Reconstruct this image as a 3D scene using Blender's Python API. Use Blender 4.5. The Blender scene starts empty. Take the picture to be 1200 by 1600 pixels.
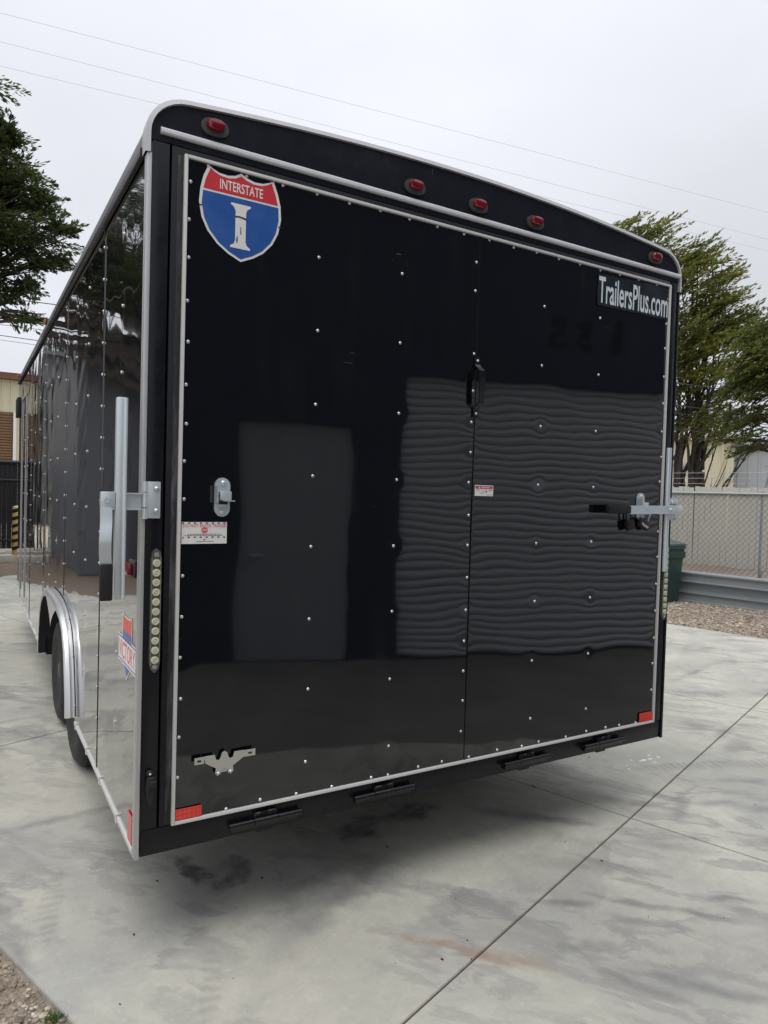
import bpy, bmesh, math, random
import numpy as np
from mathutils import Vector, Matrix
from mathutils.geometry import tessellate_polygon

S = bpy.context.scene
COL = S.collection
R = math.radians
random.seed(7)

# ------------------------------------------------------------------ camera
cd = bpy.data.cameras.new('camera')
cam = bpy.data.objects.new('camera', cd); COL.objects.link(cam)
cd.sensor_fit = 'VERTICAL'; cd.sensor_height = 36.0; cd.lens = 24.666
cd.clip_start = 0.05; cd.clip_end = 2000
cam.location = (-1.74808, -2.28139, 1.53898)
cam.rotation_euler = (1.543195, -0.0287144, -0.5363689)
S.camera = cam

# ------------------------------------------------------------------ sky
SUN_EL, SUN_AZ = R(70), R(-113)
w = bpy.data.worlds.new('World'); S.world = w; w.use_nodes = True
nt = w.node_tree; nt.nodes.clear()
sky = nt.nodes.new('ShaderNodeTexSky'); sky.sky_type = 'NISHITA'; sky.sun_disc = False
sky.sun_elevation = SUN_EL; sky.sun_rotation = SUN_AZ
sky.air_density = 1.0; sky.dust_density = 4.0
tc = nt.nodes.new('ShaderNodeTexCoord')
sep = nt.nodes.new('ShaderNodeSeparateXYZ'); nt.links.new(tc.outputs['Generated'], sep.inputs[0])
mp = nt.nodes.new('ShaderNodeMapping'); mp.inputs['Scale'].default_value = (1, 1, 2.2)
nt.links.new(tc.outputs['Generated'], mp.inputs[0])
nz = nt.nodes.new('ShaderNodeTexNoise'); nz.inputs['Scale'].default_value = 1.6; nz.inputs['Detail'].default_value = 4
nz.inputs['Roughness'].default_value = 0.45
nt.links.new(mp.outputs[0], nz.inputs['Vector'])
# overcast layer: luminance rises gently from horizon to zenith, as under any cloud deck
mr = nt.nodes.new('ShaderNodeMapRange'); mr.inputs['From Min'].default_value = 0; mr.inputs['From Max'].default_value = 1
mr.inputs['To Min'].default_value = 8.4; mr.inputs['To Max'].default_value = 19.0
pw = nt.nodes.new('ShaderNodeMath'); pw.operation = 'POWER'; pw.use_clamp = True; pw.inputs[1].default_value = 3.0
mx = nt.nodes.new('ShaderNodeMath'); mx.operation = 'MAXIMUM'; mx.inputs[1].default_value = 0.0
nt.links.new(sep.outputs['Z'], mx.inputs[0]); nt.links.new(mx.outputs[0], pw.inputs[0]); nt.links.new(pw.outputs[0], mr.inputs['Value'])
mr2 = nt.nodes.new('ShaderNodeMapRange'); mr2.inputs['From Min'].default_value = 0.3; mr2.inputs['From Max'].default_value = 0.7
mr2.inputs['To Min'].default_value = 0.87; mr2.inputs['To Max'].default_value = 1.07
nt.links.new(nz.outputs['Fac'], mr2.inputs['Value'])
mul = nt.nodes.new('ShaderNodeMath'); mul.operation = 'MULTIPLY'
nt.links.new(mr.outputs[0], mul.inputs[0]); nt.links.new(mr2.outputs[0], mul.inputs[1])
vm = nt.nodes.new('ShaderNodeVectorMath'); vm.operation = 'SCALE'; vm.inputs[0].default_value = (0.945, 0.97, 1.04)
nt.links.new(mul.outputs[0], vm.inputs['Scale'])
mix = nt.nodes.new('ShaderNodeMix'); mix.data_type = 'RGBA'; mix.inputs['Factor'].default_value = 0.96
nt.links.new(sky.outputs[0], mix.inputs['A']); nt.links.new(vm.outputs[0], mix.inputs['B'])
bg = nt.nodes.new('ShaderNodeBackground'); bg.inputs['Strength'].default_value = 0.1
nt.links.new(mix.outputs['Result'], bg.inputs['Color'])
wo = nt.nodes.new('ShaderNodeOutputWorld'); nt.links.new(bg.outputs[0], wo.inputs[0])

# ------------------------------------------------------------------ sun (veiled by cloud)
sl = bpy.data.lights.new('sun', 'SUN'); sl.energy = 1.5; sl.angle = R(40); sl.color = (1.0, 0.97, 0.93)
sun = bpy.data.objects.new('sun', sl); COL.objects.link(sun)
sun.rotation_euler = (R(90) - SUN_EL, 0, math.pi - SUN_AZ)
sun.location = (0, 0, 30)

vs = S.view_settings
vs.view_transform = 'Standard'; vs.look = 'None'; vs.exposure = 0.0; vs.gamma = 1.0; vs.use_curve_mapping = False
S.render.engine = 'CYCLES'
S.cycles.max_bounces = 8; S.cycles.glossy_bounces = 5; S.cycles.diffuse_bounces = 4; S.cycles.transparent_max_bounces = 8
S.cycles.caustics_reflective = False; S.cycles.caustics_refractive = False

# ================================================================== materials
class NG:
    """tiny node-graph helper"""
    def __init__(s, name):
        s.m = bpy.data.materials.new(name); s.m.use_nodes = True
        s.t = s.m.node_tree; s.t.nodes.clear()
        s.out = s.t.nodes.new('ShaderNodeOutputMaterial')
        s.b = s.t.nodes.new('ShaderNodeBsdfPrincipled')
        s.t.links.new(s.b.outputs[0], s.out.inputs[0])
        s.tc = s.t.nodes.new('ShaderNodeTexCoord')
    def n(s, ty, **kw):
        k = s.t.nodes.new(ty)
        for a, v in kw.items(): setattr(k, a, v)
        return k
    def link(s, a, b): s.t.links.new(a, b)
    def inp(s, sock, v):
        if hasattr(v, 'default_value') or hasattr(v, 'is_linked'): s.link(v, sock)
        else: sock.default_value = v
    def noise(s, scale, detail=4, rough=.55, dist=0, vec=None, stretch=None, rot=None):
        k = s.n('ShaderNodeTexNoise')
        k.inputs['Scale'].default_value = scale; k.inputs['Detail'].default_value = detail
        k.inputs['Roughness'].default_value = rough; k.inputs['Distortion'].default_value = dist
        v = vec or s.tc.outputs['Object']
        if stretch or rot:
            m = s.n('ShaderNodeMapping')
            if rot: m.inputs['Rotation'].default_value = rot
            if stretch: m.inputs['Scale'].default_value = stretch
            s.link(v, m.inputs[0]); v = m.outputs[0]
        s.link(v, k.inputs['Vector'])
        return k.outputs['Fac']
    def math(s, op, a, b=0.0, c=None, clamp=False):
        k = s.n('ShaderNodeMath', operation=op); k.use_clamp = clamp
        s.inp(k.inputs[0], a); s.inp(k.inputs[1], b)
        if c is not None: s.inp(k.inputs[2], c)
        return k.outputs[0]
    def rng(s, v, a, b, c=0.0, d=1.0, smooth=False):
        k = s.n('ShaderNodeMapRange'); k.clamp = True
        if smooth: k.interpolation_type = 'SMOOTHSTEP'
        s.inp(k.inputs['Value'], v)
        for nm, x in zip(('From Min', 'From Max', 'To Min', 'To Max'), (a, b, c, d)): k.inputs[nm].default_value = x
        return k.outputs[0]
    def mix(s, f, a, b, mode='MIX'):
        k = s.n('ShaderNodeMix', data_type='RGBA', blend_type=mode)
        s.inp(k.inputs['Factor'], f)
        for nm, v in (('A', a), ('B', b)):
            if isinstance(v, tuple): v = (*v, 1) if len(v) == 3 else v
            s.inp(k.inputs[nm], v)
        return k.outputs['Result']
    def bump(s, h, strength=.3, dist=.01):
        k = s.n('ShaderNodeBump'); k.inputs['Strength'].default_value = strength; k.inputs['Distance'].default_value = dist
        s.link(h, k.inputs['Height']); s.link(k.outputs[0], s.b.inputs['Normal'])
    def set(s, **kw):
        for a, v in kw.items():
            nm = a.replace('_', ' ')
            if isinstance(v, tuple) and len(v) == 3: v = (*v, 1)
            s.inp(s.b.inputs[nm], v)
        return s

M = {}
def simple(name, col, rough=.5, metal=0.0, var=.12, scale=8.0, bump=0.0, coat=0.0, ior=1.5, rvar=.1, spec=None, bscale=None):
    g = NG(name)
    n1 = g.noise(scale, 5, .6)
    lo = tuple(c * (1 - var) for c in col); hi = tuple(min(1, c * (1 + var)) for c in col)
    g.set(Base_Color=g.mix(n1, lo, hi), Metallic=metal, IOR=ior)
    g.set(Roughness=g.rng(g.noise(scale * 2.3, 4), .3, .7, max(0, rough - rvar), min(1, rough + rvar)))
    if coat: g.set(Coat_Weight=coat, Coat_Roughness=.03)
    if bump: g.bump(g.noise(bscale or scale * 6, 4), bump, .004)
    M[name] = g.m
    return g.m

simple('door_gloss_black', (.0045, .005, .0068), .04, var=.2, scale=3, coat=.6, rvar=.012)
simple('frame_black', (.008, .009, .012), .24, var=.3, scale=6, bump=.05, rvar=.1)
simple('header_black', (.013, .0155, .022), .22, var=.3, scale=4, rvar=.08, coat=.2)
simple('hinge_black', (.008, .008, .009), .22, var=.3, scale=30, rvar=.1, bump=.1)
simple('matte_black', (.012, .012, .012), .75, var=.25, scale=40, bump=.2)
simple('grip_black', (.006, .006, .006), .6, var=.2, scale=30)
simple('aluminium_trim', (.50, .505, .51), .40, metal=.4, var=.06, scale=14, rvar=.06)
simple('white_trim', (.62, .62, .60), .45, metal=.05, var=.08, scale=12, bump=.06)
simple('drip_aluminium', (.74, .75, .78), .36, metal=.12, var=.04, scale=7, rvar=.05)
simple('roof_grey', (.16, .16, .17), .45, metal=.2, var=.4, scale=5, bump=.15)
simple('fender_aluminium', (.66, .665, .67), .36, metal=.75, var=.04, scale=5, rvar=.04)
simple('zinc', (.66, .72, .75), .33, metal=.5, var=.10, scale=9, rvar=.05)
simple('screw_zinc', (.62, .63, .65), .30, metal=.7, var=.05, scale=60)
simple('tyre', (.018, .018, .018), .7, var=.3, scale=14, bump=.2)
simple('rim_black', (.010, .010, .011), .3, var=.2, scale=20)
simple('lens_red', (.19, .004, .010), .12, var=.25, scale=45, coat=.6, rvar=.03)
simple('gasket_grey', (.055, .055, .056), .7, var=.3, scale=50)
simple('reflector_red', (.62, .02, .012), .2, var=.1, scale=60, coat=.5)
simple('lens_amber', (.55, .12, .012), .2, var=.2, scale=45, coat=.5)
simple('led_housing', (.16, .16, .135), .25, metal=.4, var=.25, scale=60)
simple('led_lens', (.60, .60, .42), .10, var=.2, scale=80, coat=.8)
simple('led_core', (.75, .75, .62), .15, metal=.5, scale=60)
simple('decal_white', (.80, .80, .77), .4, var=.06, scale=20)
simple('decal_letter', (.72, .78, .82), .4, var=.05, scale=20)
simple('decal_red', (.62, .035, .045), .35, var=.08, scale=20)
simple('decal_pale_red', (.72, .12, .10), .4, var=.08, scale=20)
simple('decal_blue', (.025, .10, .36), .32, var=.18, scale=6)
simple('decal_pale_blue', (.11, .16, .40), .4, var=.08, scale=20)
simple('decal_slate', (.013, .020, .026), .3, var=.05, scale=4)
simple('decal_pink', (.55, .06, .12), .4, var=.08, scale=20)
simple('print_black', (.02, .02, .02), .5)
simple('plate_steel', (.50, .49, .44), .42, metal=.35, var=.06, scale=12)
simple('bin_green', (.018, .055, .042), .42, var=.2, scale=6, bump=.1)
simple('bin_lid', (.05, .085, .085), .5, var=.2, scale=8)
simple('beam_grey', (.30, .335, .35), .5, metal=.2, var=.12, scale=3, bump=.1)
simple('galvanised', (.40, .43, .45), .5, metal=.6, var=.15, scale=6)
simple('slat_tan', (.60, .57, .50), .65, var=.1, scale=3)
simple('fence_black', (.012, .014, .018), .6, var=.3, scale=5)
simple('mesh_grey', (.20, .205, .21), .5, metal=.3, var=.2, scale=8)
simple('wire_dark', (.03, .03, .035), .6)
simple('wire_grey', (.45, .45, .47), .6)
simple('cream_siding', (.62, .58, .42), .6, var=.05, scale=1.2, bump=.05)
simple('pale_grey_siding', (.42, .45, .48), .55, var=.05, scale=1.2)
simple('slate_grey_siding', (.115, .12, .135), .6, var=.08, scale=.8)
simple('joint_dark', (.075, .062, .045), .9, var=.4, scale=25, bump=.3)
simple('unseen_ground_dark', (.185, .18, .17), .85, var=.45, scale=1.6, bump=.4, bscale=60)  # dark tone of the added ground mirrored low in the ramp door
simple('brown_trim', (.16, .07, .045), .6, var=.12, scale=2)
simple('brown_door', (.20, .115, .062), .6, var=.08, scale=2)
simple('navy_wall', (.046, .052, .082), .65, var=.12, scale=1.5)
simple('roller_grey', (.74, .77, .80), .5, metal=.1, var=.08, scale=2)
simple('door_grey', (.43, .455, .48), .5, var=.05, scale=2)
simple('sign_black', (.006, .006, .007), .6)
simple('bollard_yellow', (.52, .40, .13), .6, var=.2, scale=12, bump=.2)
simple('block_concrete', (.42, .40, .35), .85, var=.2, scale=9, bump=.4)
simple('bark', (.070, .060, .052), .9, var=.45, scale=9, bump=.6)
simple('padlock_body', (.016, .016, .018), .4, var=.3, scale=60)
simple('rust_brown', (.12, .05, .02), .8, var=.3, scale=30)

def reflector():
    g = NG('reflector_red')
    m = g.n('ShaderNodeMapping'); m.inputs['Rotation'].default_value = (0, R(45), 0); g.link(g.tc.outputs['Object'], m.inputs[0])
    c = g.n('ShaderNodeTexChecker'); c.inputs['Scale'].default_value = 95; g.link(m.outputs[0], c.inputs['Vector'])
    g.set(Base_Color=g.mix(g.math('MULTIPLY', c.outputs['Fac'], g.rng(g.noise(30, 3), .3, .7)), (.62, .018, .010), (.80, .06, .035)), Roughness=.2, Coat_Weight=.5)
    M['reflector_red'] = g.m
reflector()
def dusty(name, col, rough, coat=0):
    """black paint with wiped dust, sealant smears and fine scratches"""
    g = NG(name)
    d = g.rng(g.noise(3.0, 6, .65, .4, stretch=(1, 1, .5)), .52, .74, 0, .55)
    c = g.mix(d, col, tuple(x + .007 for x in col))
    sc = g.math('MULTIPLY', g.rng(g.noise(55, 3, .6, .2, stretch=(1, 1, .10)), .70, .74), g.rng(g.noise(4, 2), .5, .62))
    c = g.mix(g.math('MULTIPLY', sc, .6), c, (.18, .18, .18))
    g.set(Base_Color=c, Roughness=g.math('ADD', g.rng(g.noise(7, 5, .6), .3, .7, rough - .05, rough + .10), g.math('MULTIPLY', d, .25)))
    g.set(Specular_IOR_Level=.28)
    if coat: g.set(Coat_Weight=coat, Coat_Roughness=.04)
    g.bump(g.noise(160, 3), .03, .002)
    M[name] = g.m
dusty('frame_black', (.008, .009, .012), .22)
dusty('header_black', (.012, .0145, .020), .20, .2)
def sealant():
    g = NG('sealant_smear')
    q = g.noise(9, 6, .7, .5, stretch=(2.2, 1, .35))
    g.set(Base_Color=g.mix(g.rng(q, .46, .66, 0, .8), (.010, .011, .013), (.13, .13, .135)), Roughness=.6)
    g.bump(q, .4, .003); M['sealant_smear'] = g.m
sealant()
def door_paint():
    g = NG('door_gloss_black')
    st = g.noise(14, 5, .6, .3, stretch=(1, 1, .12)); bl = g.noise(2.2, 6, .62)
    film = g.math('MULTIPLY', g.rng(st, .50, .72), g.rng(bl, .44, .66))
    sc = g.math('MULTIPLY', g.rng(g.noise(70, 2, .5, .1, stretch=(.15, 1, 1)), .72, .75), g.rng(g.noise(3, 2), .56, .64))
    c = g.mix(film, (.0042, .0048, .0064), (.0105, .0112, .0125)); c = g.mix(g.math('MULTIPLY', sc, .5), c, (.10, .10, .10))
    g.set(Base_Color=c, Roughness=g.math('ADD', g.rng(bl, .35, .7, .040, .058), g.math('MULTIPLY', film, .05)), Coat_Weight=.65, Coat_Roughness=.030)
    M['door_gloss_black'] = g.m
door_paint()
def polished_side():
    g = NG('side_polished_black')
    n = g.noise(2.2, 4, .5)
    g.set(Base_Color=g.mix(n, (.006, .0065, .008), (.011, .012, .014)), IOR=1.75, Coat_Weight=1.0, Coat_Roughness=.015, Coat_IOR=1.6)
    g.set(Roughness=g.rng(g.noise(9, 4), .35, .75, .03, .09))
    M['side_polished_black'] = g.m
polished_side()

def foliage(name, a, b, c):
    g = NG(name)
    geo = g.n('ShaderNodeNewGeometry')
    col = g.mix(geo.outputs['Random Per Island'], a, b)
    col = g.mix(g.rng(g.noise(.55, 3, .6), .42, .66), col, c)
    col = g.mix(g.rng(g.noise(2.4, 2, .6), .62, .74, 0, .7), col, (.075, .055, .035))
    g.set(Base_Color=col, Roughness=.6, Subsurface_Weight=0.0)
    tr = g.n('ShaderNodeBsdfTranslucent'); g.link(col, tr.inputs['Color'])
    ms = g.n('ShaderNodeMixShader'); ms.inputs[0].default_value = .38
    g.link(g.b.outputs[0], ms.inputs[1]); g.link(tr.outputs[0], ms.inputs[2]); g.link(ms.outputs[0], g.out.inputs[0])
    M[name] = g.m
foliage('foliage_yellowgreen', (.19, .21, .034), (.33, .335, .066), (.135, .165, .030))
foliage('foliage_green', (.105, .14, .024), (.21, .23, .042), (.075, .105, .022))
foliage('foliage_mid', (.052, .088, .024), (.115, .15, .036), (.040, .062, .022))
foliage('foliage_dark', (.022, .034, .016), (.045, .060, .022), (.016, .024, .012))
foliage('weed_green', (.06, .12, .02), (.10, .18, .04), (.05, .10, .02))

def ground_mat():
    g = NG('dirt_gravel')
    v = g.n('ShaderNodeTexVoronoi'); v.inputs['Scale'].default_value = 26; v.inputs['Randomness'].default_value = 1
    g.link(g.tc.outputs['Object'], v.inputs['Vector'])
    sepc = g.n('ShaderNodeSeparateColor'); g.link(v.outputs['Color'], sepc.inputs[0])
    base = g.mix(sepc.outputs[0], (.15, .12, .09), (.36, .31, .25))
    big = g.rng(g.noise(.5, 4, .6), .40, .62)
    base = g.mix(big, base, g.mix(sepc.outputs[1], (.20, .155, .105), (.35, .285, .21)))
    # reddish mulch strip in front of the far fence
    sx = g.n('ShaderNodeSeparateXYZ'); g.link(g.tc.outputs['Object'], sx.inputs[0])
    ed = g.math('ADD', sx.outputs['Y'], g.math('MULTIPLY', g.noise(.8, 3), 3.0))
    mul = g.math('MULTIPLY', g.rng(ed, 8.0, 9.2), g.rng(ed, 14.8, 16.5, 1, 0))
    base = g.mix(g.math('MULTIPLY', mul, .8), base, g.mix(g.noise(30, 3), (.10, .072, .05), (.23, .17, .12)))
    far = g.rng(ed, 15.2, 17)
    base = g.mix(far, base, g.mix(g.noise(1.4, 4), (.40, .35, .27), (.54, .49, .40)))
    g.set(Base_Color=base, Roughness=.92)
    g.bump(g.math('ADD', v.outputs['Distance'], g.noise(60, 4)), .7, .03)
    M['dirt_gravel'] = g.m
ground_mat()

def stone_mat():
    g = NG('gravel_stone')
    geo = g.n('ShaderNodeNewGeometry')
    c = g.mix(geo.outputs['Random Per Island'], (.10, .082, .060), (.58, .51, .41))
    c = g.mix(g.rng(g.noise(9, 3), .4, .6, 0, .6), c, (.20, .145, .10))
    g.set(Base_Color=c, Roughness=.9)
    M['gravel_stone'] = g.m
stone_mat()

def concrete_mat():
    g = NG('concrete')
    mpn = g.n('ShaderNodeMapping'); mpn.inputs['Scale'].default_value = (1.0325, 1.0325, 1.0325); mpn.inputs['Location'].default_value = (.0568, .0741, 0)
    g.link(g.tc.outputs['Object'], mpn.inputs[0]); obj = mpn.outputs[0]
    # domain warp gives trowelled, smeared edges
    wn = g.n('ShaderNodeTexNoise'); wn.inputs['Scale'].default_value = 1.7; wn.inputs['Detail'].default_value = 3
    g.link(obj, wn.inputs['Vector'])
    wsub = g.n('ShaderNodeVectorMath', operation='SUBTRACT'); g.link(wn.outputs['Color'], wsub.inputs[0]); wsub.inputs[1].default_value = (.5, .5, .5)
    wsc = g.n('ShaderNodeVectorMath', operation='SCALE'); g.link(wsub.outputs[0], wsc.inputs[0]); wsc.inputs['Scale'].default_value = .16
    wv = g.n('ShaderNodeVectorMath', operation='ADD'); g.link(obj, wv.inputs[0]); g.link(wsc.outputs[0], wv.inputs[1])
    W = wv.outputs[0]
    def streak(scale, ang, ratio, detail=6, rough=.6, dist=.3, vec=W):
        m = g.n('ShaderNodeMapping', vector_type='TEXTURE'); m.inputs['Rotation'].default_value = (0, 0, ang); m.inputs['Scale'].default_value = (ratio, 1, 1)
        g.link(vec, m.inputs[0]); return g.noise(scale, detail, rough, dist, vec=m.outputs[0])
    col = g.mix(g.rng(g.noise(1.1, 7, .62, vec=W), .34, .66), (.42, .41, .345), (.56, .545, .465))
    # pale cool laitance in clouds
    col = g.mix(g.rng(g.noise(1.6, 7, .6, vec=obj), .50, .64, 0, .55, True), col, (.52, .515, .475))
    # broad cool grey areas
    sm = g.noise(.75, 6, .58, .2, vec=W)
    col = g.mix(g.rng(sm, .46, .66, 0, .62, True), col, (.285, .287, .28))
    # wiped smears, one edge crisp and the other feathered
    for sc_, an_, ra_, lo_, k_ in ((2.1, -1.0, 2.6, .52, .66), (3.6, -.75, 2.4, .54, .58), (5.5, -.9, 2.6, .56, .5), (1.5, .5, 2.8, .57, .45)):
        q = streak(sc_, an_, ra_)
        e = g.math('MULTIPLY', g.rng(q, lo_, lo_ + .05, 0, 1, True), g.rng(q, lo_ + .03, lo_ + .17, 1, .15, True))
        col = g.mix(g.math('MULTIPLY', e, g.rng(g.noise(1.0, 3, vec=obj), .38, .60, .10, k_)), col, (.19, .19, .19))
    # fine mottling, pinholes, pale scuffs, sand grain
    col = g.mix(g.rng(g.noise(14, 9, .78), .36, .68, 0, .42), col, (.27, .26, .23))
    col = g.mix(g.rng(g.noise(48, 5, .7), .56, .72, 0, .35), col, (.62, .60, .54))
    col = g.mix(g.rng(g.noise(200, 3, .6), .64, .72, 0, .6), col, (.20, .195, .175))
    col = g.mix(g.rng(g.noise(420, 2, .7), .3, .7, 0, .20), col, (.34, .33, .29))
    dwarp = g.n('ShaderNodeTexNoise'); dwarp.inputs['Scale'].default_value = 7; dwarp.inputs['Detail'].default_value = 5
    g.link(obj, dwarp.inputs['Vector'])
    ds = g.n('ShaderNodeVectorMath', operation='SUBTRACT'); g.link(dwarp.outputs['Color'], ds.inputs[0]); ds.inputs[1].default_value = (.5, .5, .5)
    def ell(cx, cy, ang, rx, ry, warp=.12, inner=.35, outer=1.0):
        sc = g.n('ShaderNodeVectorMath', operation='SCALE'); g.link(ds.outputs[0], sc.inputs[0]); sc.inputs['Scale'].default_value = warp * 2
        ad = g.n('ShaderNodeVectorMath', operation='ADD'); g.link(obj, ad.inputs[0]); g.link(sc.outputs[0], ad.inputs[1])
        sb = g.n('ShaderNodeVectorMath', operation='SUBTRACT'); g.link(ad.outputs[0], sb.inputs[0]); sb.inputs[1].default_value = (cx, cy, 0)
        ro = g.n('ShaderNodeVectorRotate', rotation_type='Z_AXIS'); g.link(sb.outputs[0], ro.inputs['Vector']); ro.inputs['Angle'].default_value = -ang
        mu = g.n('ShaderNodeVectorMath', operation='MULTIPLY'); g.link(ro.outputs[0], mu.inputs[0]); mu.inputs[1].default_value = (1 / rx, 1 / ry, 0)
        le = g.n('ShaderNodeVectorMath', operation='LENGTH'); g.link(mu.outputs[0], le.inputs[0])
        return g.rng(le.outputs['Value'], inner, outer, 1, 0, True), ro.outputs[0]
    # oil drips beneath the tail of the trailer
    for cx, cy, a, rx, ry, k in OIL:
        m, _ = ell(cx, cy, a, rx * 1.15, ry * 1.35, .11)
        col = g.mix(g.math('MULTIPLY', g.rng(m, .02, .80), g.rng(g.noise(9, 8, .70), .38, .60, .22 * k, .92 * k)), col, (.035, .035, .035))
    # grey scuffs
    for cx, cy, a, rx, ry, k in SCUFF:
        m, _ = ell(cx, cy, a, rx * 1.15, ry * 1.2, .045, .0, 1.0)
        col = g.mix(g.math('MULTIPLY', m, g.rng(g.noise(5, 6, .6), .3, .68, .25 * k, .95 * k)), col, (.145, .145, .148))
    # tyre prints: bands broken by the tread
    for cx, cy, a, rx, ry, k in TRACK:
        m, v = ell(cx, cy, a, rx, ry, .03, .6, 1.0)
        wv2 = g.n('ShaderNodeTexWave'); wv2.inputs['Scale'].default_value = 7; wv2.inputs['Distortion'].default_value = 2.5; wv2.inputs['Detail'].default_value = 2
        g.link(v, wv2.inputs['Vector'])
        f = g.math('MULTIPLY', m, g.math('MULTIPLY', g.rng(wv2.outputs['Fac'], .2, .8, .35, 1), g.rng(g.noise(5, 4), .35, .6, .3, 1)))
        col = g.mix(g.math('MULTIPLY', f, k), col, (.13, .13, .125))
    # rust run across the saw cut
    for cx, cy, a, rx, ry, k in RUST:
        m, _ = ell(cx, cy, a, rx, ry, .06, .0, 1.0)
        col = g.mix(g.math('MULTIPLY', m, g.rng(g.noise(9, 6, .7), .40, .64, .05 * k, .85 * k)), col, (.31, .185, .095))
    # spilled pale drops
    m, _ = ell(1.80, .53, .1, .30, .09, .06)
    dr = g.math('MULTIPLY', m, g.rng(g.noise(26, 2, .4), .60, .64))
    col = g.mix(dr, col, (.72, .72, .72))
    g.set(Base_Color=col, Roughness=g.rng(sm, .4, .7, .80, .58))
    g.bump(g.math('ADD', g.noise(90, 5, .65), g.math('MULTIPLY', g.noise(6, 4), 2.0)), .14, .006)
    M['concrete'] = g.m
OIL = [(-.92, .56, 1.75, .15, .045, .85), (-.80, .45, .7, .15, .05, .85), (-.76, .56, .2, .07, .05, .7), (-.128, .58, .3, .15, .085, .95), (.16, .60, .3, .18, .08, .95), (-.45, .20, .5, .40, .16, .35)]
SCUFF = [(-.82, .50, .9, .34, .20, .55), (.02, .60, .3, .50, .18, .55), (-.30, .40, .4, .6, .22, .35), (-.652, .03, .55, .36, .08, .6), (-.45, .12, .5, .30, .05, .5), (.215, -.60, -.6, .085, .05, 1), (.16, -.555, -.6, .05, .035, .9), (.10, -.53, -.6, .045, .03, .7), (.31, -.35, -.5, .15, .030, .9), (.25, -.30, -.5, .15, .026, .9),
         (.70, .27, -.75, .34, .07, .9), (.80, .18, -.8, .20, .05, .7), (1.675, -.055, -.35, .15, .055, 1), (1.45, .0, .5, .22, .05, .7), (1.60, .10, .2, .25, .03, .7), (.90, -.63, -.7, .20, .03, .9), (.70, -.65, -.8, .24, .035, .9), (.55, -.48, -.8, .24, .03, .8), (.45, -.56, -.8, .16, .035, .7),
         (.30, -.84, -.9, .24, .045, .8), (.16, -.80, -1.1, .2, .04, .7), (.42, -.98, -.9, .26, .05, .7), (1.25, .20, -.9, .32, .06, .7), (1.05, -.25, -.8, .3, .05, .6), (2.6, .42, .3, .30, .10, .7), (2.75, .62, .3, .22, .06, .7), (2.1, .05, -.5, .3, .05, .7), (1.9, -.25, -.6, .35, .06, .6),
         (2.5, 1.5, .2, .6, .07, .6), (4.1, 1.8, .25, .7, .05, .7), (-1.37, 1.30, .10, .40, .05, .9), (-1.9, 1.22, .35, .4, .08, .7), (-1.58, .30, 1.9, .14, .035, 1), (.6, -.2, -.7, .4, .07, .5), (1.5, -.45, -.7, .4, .07, .6), (-1.6, 2.9, .3, .5, .05, .6)]
TRACK = [(-1.455, .60, 1.40, .34, .050, .34), (-1.06, -.12, 1.22, .24, .045, .34), (-1.9, 3.4, .3, .7, .06, .4), (2.4, .2, -.35, 1.0, .08, .35)]
RUST = [(-.26, -.37, -.92, .36, .034, 1.0), (-.30, -.30, -.85, .22, .02, .9), (-.12, -.50, -.9, .22, .06, .75), (-.86, .02, 1.2, .05, .04, .6), (-.77, -.12, .6, .04, .04, .5)]
concrete_mat()

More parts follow.
